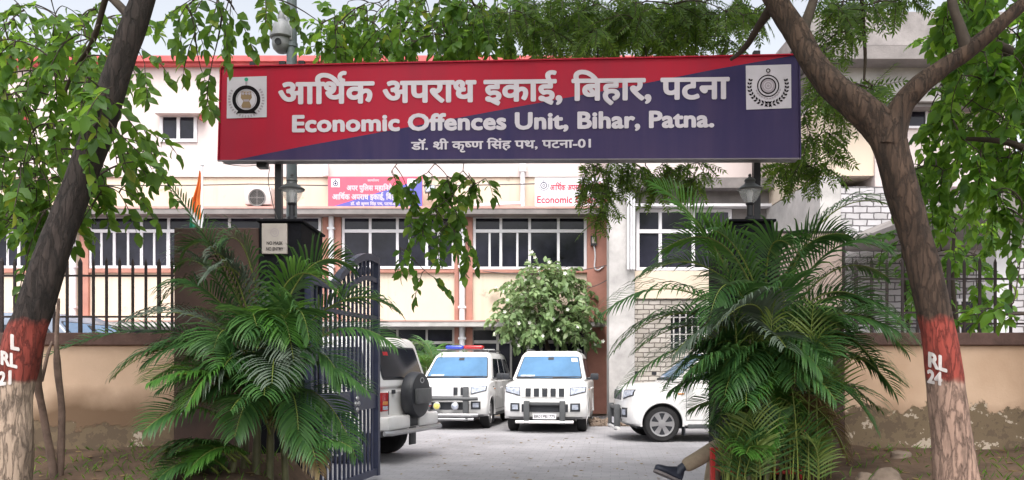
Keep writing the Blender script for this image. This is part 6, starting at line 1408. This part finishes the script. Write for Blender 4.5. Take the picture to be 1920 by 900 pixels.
# grassy upright suckers at the palm's foot
M['sucker'] = leaf_mat('yellow_green_sucker', (.055, .115, .022), (.15, .20, .045), .25)
for k in range(56):
    x0 = rc.uniform(1345, 1560) if k < 36 else rc.uniform(1348, 1450); Y = rc.uniform(6.8, 7.45); p0 = pb(x0, Y, zr - .1); h = rc.uniform(.40, 1.40); dx = rc.uniform(-.26, .26) * (1.3 - .4 * h)
    frond('sucker', [p0, p0 + Vector((dx * .25, rc.uniform(-.1, .1), h * .9)), p0 + Vector((dx, rc.uniform(-.2, .1), h * 1.12))], rp_, M['sucker'], Lmax=rc.uniform(.22, .36), n=rc.randint(9, 16), r=rc, droop=rc.uniform(.06, .24), start=rc.uniform(.25, .5), wmul=rc.uniform(.5, .75), thick=.006)
for k in range(30):
    x0 = rc.uniform(1352, 1545); Y = rc.uniform(6.75, 7.2); p0 = pb(x0, Y, zr - .1); h = rc.uniform(.28, .62); dx = rc.uniform(-.22, .22)
    frond('sucker', [p0, p0 + Vector((dx * .3, rc.uniform(-.1, .05), h * .9)), p0 + Vector((dx, rc.uniform(-.2, .05), h * 1.05))], rp_, M['sucker'] if k % 3 else M[pl_], Lmax=rc.uniform(.2, .34), n=15, r=rc, droop=rc.uniform(.08, .2), start=.1, wmul=.7, thick=.006)
# potted-size palm in the courtyard
r = random.Random(66)
cp = palm('bushy green palm beside the office behind the car with the light bar', (PX(806, 20.6), 20.6, 0.0), [], [(Vector((PX(800 + 6 * k, 20.6), 20.6, 0)), Vector((PX(796 + 8 * k, 20.6), 20.6, 1.4)), .05) for k in range(3)], 67,
          [(Vector((PX(806, 20.6), 20.6, 1.35)), 17, 1.0, .85, .48, ['leaf_shrub_green', 'leaf_palm_bright'], (0, 360))]) if M.setdefault('leaf_shrub_green', leaf_mat('pale_palm_leaflet', (.07, .15, .06), (.13, .24, .10), .25)) else None

# ---------------------------------------------------------------- person on a red chair behind the right palm
def skin_mesh(joints, edges, radii, root=0, levels=2):
    bm = bmesh.new(); lay = bm.verts.layers.skin.verify(); vs = []
    for i, j in enumerate(joints):
        v = bm.verts.new(j); v[lay].radius = (radii[i], radii[i]); v[lay].use_root = (i == root); vs.append(v)
    for a_, b_ in edges: bm.edges.new((vs[a_], vs[b_]))
    me = bpy.data.meshes.new('figure'); bm.to_mesh(me); bm.free(); o = bpy.data.objects.new('figure', me); col.objects.link(o)
    o.modifiers.new('s', 'SKIN'); s2 = o.modifiers.new('d', 'SUBSURF'); s2.levels = levels; s2.render_levels = levels
    bpy.context.view_layer.update(); me2 = bpy.data.meshes.new_from_object(o.evaluated_get(bpy.context.evaluated_depsgraph_get())); bpy.data.objects.remove(o)
    mb = MB(); mb.add([v.co.copy() for v in me2.vertices], [tuple(p.vertices) for p in me2.polygons]); bpy.data.meshes.remove(me2); return mb
pe = thing('person', 'person in khaki trousers sitting cross legged on the red chair', 'person', (2.45, 7.8, 0))
hipc, hl_, hr_ = Vector((2.46, 7.82, .56)), Vector((2.44, 7.70, .56)), Vector((2.44, 7.94, .55))
knee_n, ank_n = P(1352, 832, 7.66), P(1277, 878, 7.62)
knee_f, ank_f = Vector((2.03, 7.98, .53)), Vector((1.97, 7.98, .10))
neck = Vector((2.52, 7.82, 1.10)); head = Vector((2.47, 7.82, 1.27))
body_j = [Vector((2.50, 7.82, .95)), neck, Vector((2.49, 7.82, 1.19)), head, Vector((2.485, 7.82, 1.36)), Vector((2.52, 7.64, 1.03)), Vector((2.50, 7.58, .80)), Vector((2.27, 7.60, .68)), Vector((2.52, 8.0, 1.03)), Vector((2.50, 8.06, .80)), Vector((2.27, 8.02, .68))]
body_e = [(0, 1), (1, 2), (2, 3), (3, 4), (0, 5), (5, 6), (6, 7), (0, 8), (8, 9), (9, 10)]; body_r = [.10, .055, .06, .095, .07, .055, .045, .033, .055, .045, .033]
for hand, sgn in ((7, 1), (10, -1)):      # palm, four fingers and a thumb on each hand
    h0 = body_j[hand]; k0 = len(body_j); body_j.append(h0 + Vector((-.07, 0, -.015))); body_r.append(.030); body_e.append((hand, k0))
    for q in range(4):
        L = (.062, .074, .070, .056)[q]; off = (q - 1.5) * .019; b0_ = len(body_j)
        body_j += [h0 + Vector((-.105, off, -.022)), h0 + Vector((-.105 - L * .55, off * 1.1, -.034)), h0 + Vector((-.105 - L * .9, off * 1.1, -.060))]; body_r += [.0095, .0088, .0078]; body_e += [(k0, b0_), (b0_, b0_ + 1), (b0_ + 1, b0_ + 2)]
    b0_ = len(body_j); body_j += [h0 + Vector((-.06, sgn * .04, -.02)), h0 + Vector((-.095, sgn * .052, -.034))]; body_r += [.011, .009]; body_e += [(k0, b0_), (b0_, b0_ + 1)]
obj('body', to(pe, skin_mesh(body_j, body_e, body_r)), M['skin'], pe, 180)
m = MB()
for s_ in (-1, 1):
    m.lathe([(.001, -.012), (.009, -.008), (.012, 0), (.009, .008), (.001, .012)], 10, Matrix.Translation(head + Vector((-.088, s_ * .034, .012))))
obj('eye', to(pe, m), M['ink'], pe, 180)
m = MB(); m.tube([head + Vector((-.086, 0, .02)), head + Vector((-.104, 0, -.018)), head + Vector((-.112, 0, -.034)), head + Vector((-.09, 0, -.042))], [.008, .011, .014, .009], 8)
for s_ in (-1, 1): m.tube([head + Vector((.01, s_ * .09, .02)), head + Vector((.022, s_ * .104, 0)), head + Vector((.008, s_ * .092, -.03))], [.014, .016, .010], 8)
obj('face_features', to(pe, m), M['skin'], pe, 180)
m = skin_mesh([head + Vector((-.03, 0, .085)), head + Vector((.03, 0, .075)), head + Vector((.06, 0, .0))], [(0, 1), (1, 2)], [.072, .082, .070]); obj('hair', to(pe, m), M['hair'], pe, 180)
m = skin_mesh([hipc + Vector((.02, 0, .02)), Vector((2.50, 7.82, .78)), Vector((2.52, 7.82, .98)), Vector((2.53, 7.68, 1.03)), Vector((2.53, 7.59, .86)), Vector((2.53, 7.96, 1.03)), Vector((2.53, 8.05, .86)), Vector((2.52, 7.82, 1.07))], [(0, 1), (1, 2), (2, 3), (3, 4), (2, 5), (5, 6), (2, 7)], [.155, .15, .15, .085, .072, .085, .072, .07]); obj('shirt', to(pe, m), M['khaki'], pe, 180)
m = skin_mesh([hipc, hl_, (hl_ + knee_n) / 2 + Vector((0, 0, .02)), knee_n, (knee_n + ank_n) / 2 + Vector((0, 0, -.012)), ank_n + (knee_n - ank_n) * .03, hr_, (hr_ + knee_f) / 2, knee_f, (knee_f + ank_f) / 2, ank_f + Vector((0, 0, .05))],
              [(0, 1), (1, 2), (2, 3), (3, 4), (4, 5), (0, 6), (6, 7), (7, 8), (8, 9), (9, 10)], [.15, .12, .098, .080, .080, .074, .12, .10, .085, .085, .08]); obj('trousers', to(pe, m), M['khaki'], pe, 180)
m = MB(); m.tube([ank_n + (knee_n - ank_n) * .2, ank_n, ank_n + Vector((-.03, 0, -.05))], [.045, .042, .045], 14); obj('sock', to(pe, m), M['shoe'], pe, 60)
m = MB(); m.tube([ank_f + Vector((0, 0, .12)), ank_f + Vector((0, 0, -.04))], [.045, .045], 14); obj('sock', to(pe, m), M['shoe'], pe, 60)
def shoe(ank, fwd, upv):
    fwd = fwd.normalized(); upv = (upv - fwd * upv.dot(fwd)).normalized(); sd = fwd.cross(upv); a = MB(); n = 16; st_ = [(-.07, .028, .075), (-.055, .036, .095), (-.01, .038, .10), (.05, .040, .072), (.11, .047, .050), (.165, .046, .042), (.20, .034, .032), (.215, .012, .018)]
    vs = []
    for x, w, h in st_:
        for k in range(n):
            q = 2 * math.pi * k / n; y = math.cos(q) * w; z = math.sin(q); z = z * h if z > 0 else z * .03; vs.append(ank + fwd * x + sd * y + upv * (z - .035))
    a.add(vs, [(i * n + k, i * n + (k + 1) % n, (i + 1) * n + (k + 1) % n, (i + 1) * n + k) for i in range(len(st_) - 1) for k in range(n)] + [tuple(range(n - 1, -1, -1)), tuple(range((len(st_) - 1) * n, len(st_) * n))])
    so = obj('shoe', to(pe, a), M['shoe'], pe, 60); a = MB(); lo_, hi_ = [], []
    for x, w, h in st_: lo_.append((x, w * 1.06)); hi_.append((x, -w * 1.06))
    a.prism([ank + fwd * x + sd * y + upv * -.085 for x, y in lo_ + hi_[::-1]], upv * .022); obj('sole', to(pe, a), M['sole'], so)
toe = P(1236, 872, 7.60); shoe(ank_n + Vector((-.045, 0, -.035)), Vector((-.9, -.12, .40)), Vector((.3, .25, .9)))
shoe(ank_f + Vector((0, 0, -.012)), Vector((-1, .05, 0)), Vector((0, 0, 1)))
ch = thing('chair', 'red painted metal armchair behind the right palm at the gateway', 'chair', (2.3, 7.8, 0))
xs0, xs1, ya, yb = PX(1335, 7.52), 2.72, 7.50, 8.10
for x, y, zt in ((xs0, ya, .63), (xs0 + .34, yb, .63), (xs1, ya, .92), (xs1, yb, .92)):
    m = MB(); m.cbox(x - .022, x + .022, y - .022, y + .022, -.0, zt, .006); obj('leg', to(ch, m), M['red_enamel'], ch)
for y in (ya, yb):
    m = MB(); m.cbox(xs0 - .022 + (.34 if y == yb else 0), xs1 - .023, y - .025, y + .025, .631, .655, .006); obj('armrest', to(ch, m), M['red_enamel'], ch)
m = MB(); m.cbox(xs0 + .12, xs1 - .0, ya + .024, yb - .024, .40, .435, .01); obj('seat', to(ch, m), M['red_enamel'], ch)
m = MB(); m.cbox(xs1 - .0 + .0, xs1 + .03, ya + .024, yb - .024, .52, .92, .01); obj('backrest', to(ch, m), M['red_enamel'], ch)

# ---------------------------------------------------------------- stones, rubble, litter
def rock(label, c, sx, sy, sz, seed):
    r = random.Random(seed); bm = bmesh.new(); bmesh.ops.create_icosphere(bm, subdivisions=3, radius=1)
    for v in bm.verts:
        k = 1 + .12 * math.sin(v.co.x * 3 + seed) + .10 * math.sin(v.co.y * 5 + seed * 2) + .08 * math.sin(v.co.z * 7 + seed) + r.uniform(-.03, .03); v.co = Vector((v.co.x * sx * k, v.co.y * sy * k, max(-.35, v.co.z) * sz * k))
    m = MB(); m.bm(bm); return obj('stone', m, M['stone'], smooth=35, label=label, cat='stone', loc=c, group='stones at the foot of the right wall')
def on_bank(px, Y, zf): x = PX(px, Y); return Vector((x, Y, zf(x, Y)))
rock('broad brown stone lying on the soil just left of the neem trunk', on_bank(1660, 6.6, zbank_r), .15, .12, .11, 1)
rock('smaller rounded stone beside the broad stone on the soil', on_bank(1622, 6.8, zbank_r), .08, .07, .06, 2)
rock('small pale stone on the soil at the foot of the flaking wall', on_bank(1690, 7.6, zbank_r), .09, .07, .06, 4)
r = random.Random(77); m = MB()
for k in range(260):
    x = PX(r.uniform(1105, 1205), 19.6); y = r.uniform(19.2, 20.2); s_ = r.uniform(.02, .075); mm = Matrix.Translation((x, y, s_ * .4 + max(0, .08 - abs(y - 19.9) * .2))) @ Matrix.Rotation(r.uniform(0, 6), 4, rv(r)) ; m.box(-s_, s_, -s_ * .7, s_ * .7, -s_ * .5, s_ * .5, mm)
obj('rubble', m, M['stone'], label='loose broken brick rubble at the foot of the concrete column', cat='rubble', kind='stuff')
lv = Leaves()
for k in range(740):
    if k < 620:
        s_ = r.choice((-1, 1)); x = r.uniform(-6, -1.9) if s_ < 0 else r.uniform(2.5, 7); y = r.uniform(4.5, 8.2); z = (zbank_l if s_ < 0 else zbank_r)(x, y) + .012
    else: x = r.uniform(-1.6, 2.6); y = r.uniform(9.5, 17); z = .008
    an = r.uniform(0, 6.3); lv.broad(Vector((x, y, z)), Vector((math.cos(an), math.sin(an), r.uniform(-.05, .2))), Vector((r.uniform(-.3, .3), r.uniform(-.3, .3), 1)), r.uniform(.04, .10), r.uniform(.02, .045), -.2)
props(leafmesh('fallen_leaves', lv.V, lv.F, M['dry_leaf'], None), 'scattered dry fallen leaves on the soil and paving', 'leaves', kind='stuff')
lv = Leaves()
for k in range(1600):
    s_ = r.choice((-1, 1)); x = r.gauss(-3.2, 1.0) if s_ < 0 else r.gauss(4.0, 1.3); y = r.uniform(5.2, 8.3)
    if (s_ < 0 and x > -1.95) or (s_ > 0 and x < 2.6): continue
    z = (zbank_l if s_ < 0 else zbank_r)(x, y); an = r.uniform(0, 6.3); lv.slim(Vector((x, y, z)), Vector((math.cos(an) * .7, math.sin(an) * .7, r.uniform(.4, 1.3))), Vector((math.sin(an), -math.cos(an), .3)), r.uniform(.04, .13), .012)
props(leafmesh('weeds', lv.V, lv.F, M['leaf_dark'], None), 'low green weeds sprouting from the soil in front of the walls', 'weeds', kind='stuff')
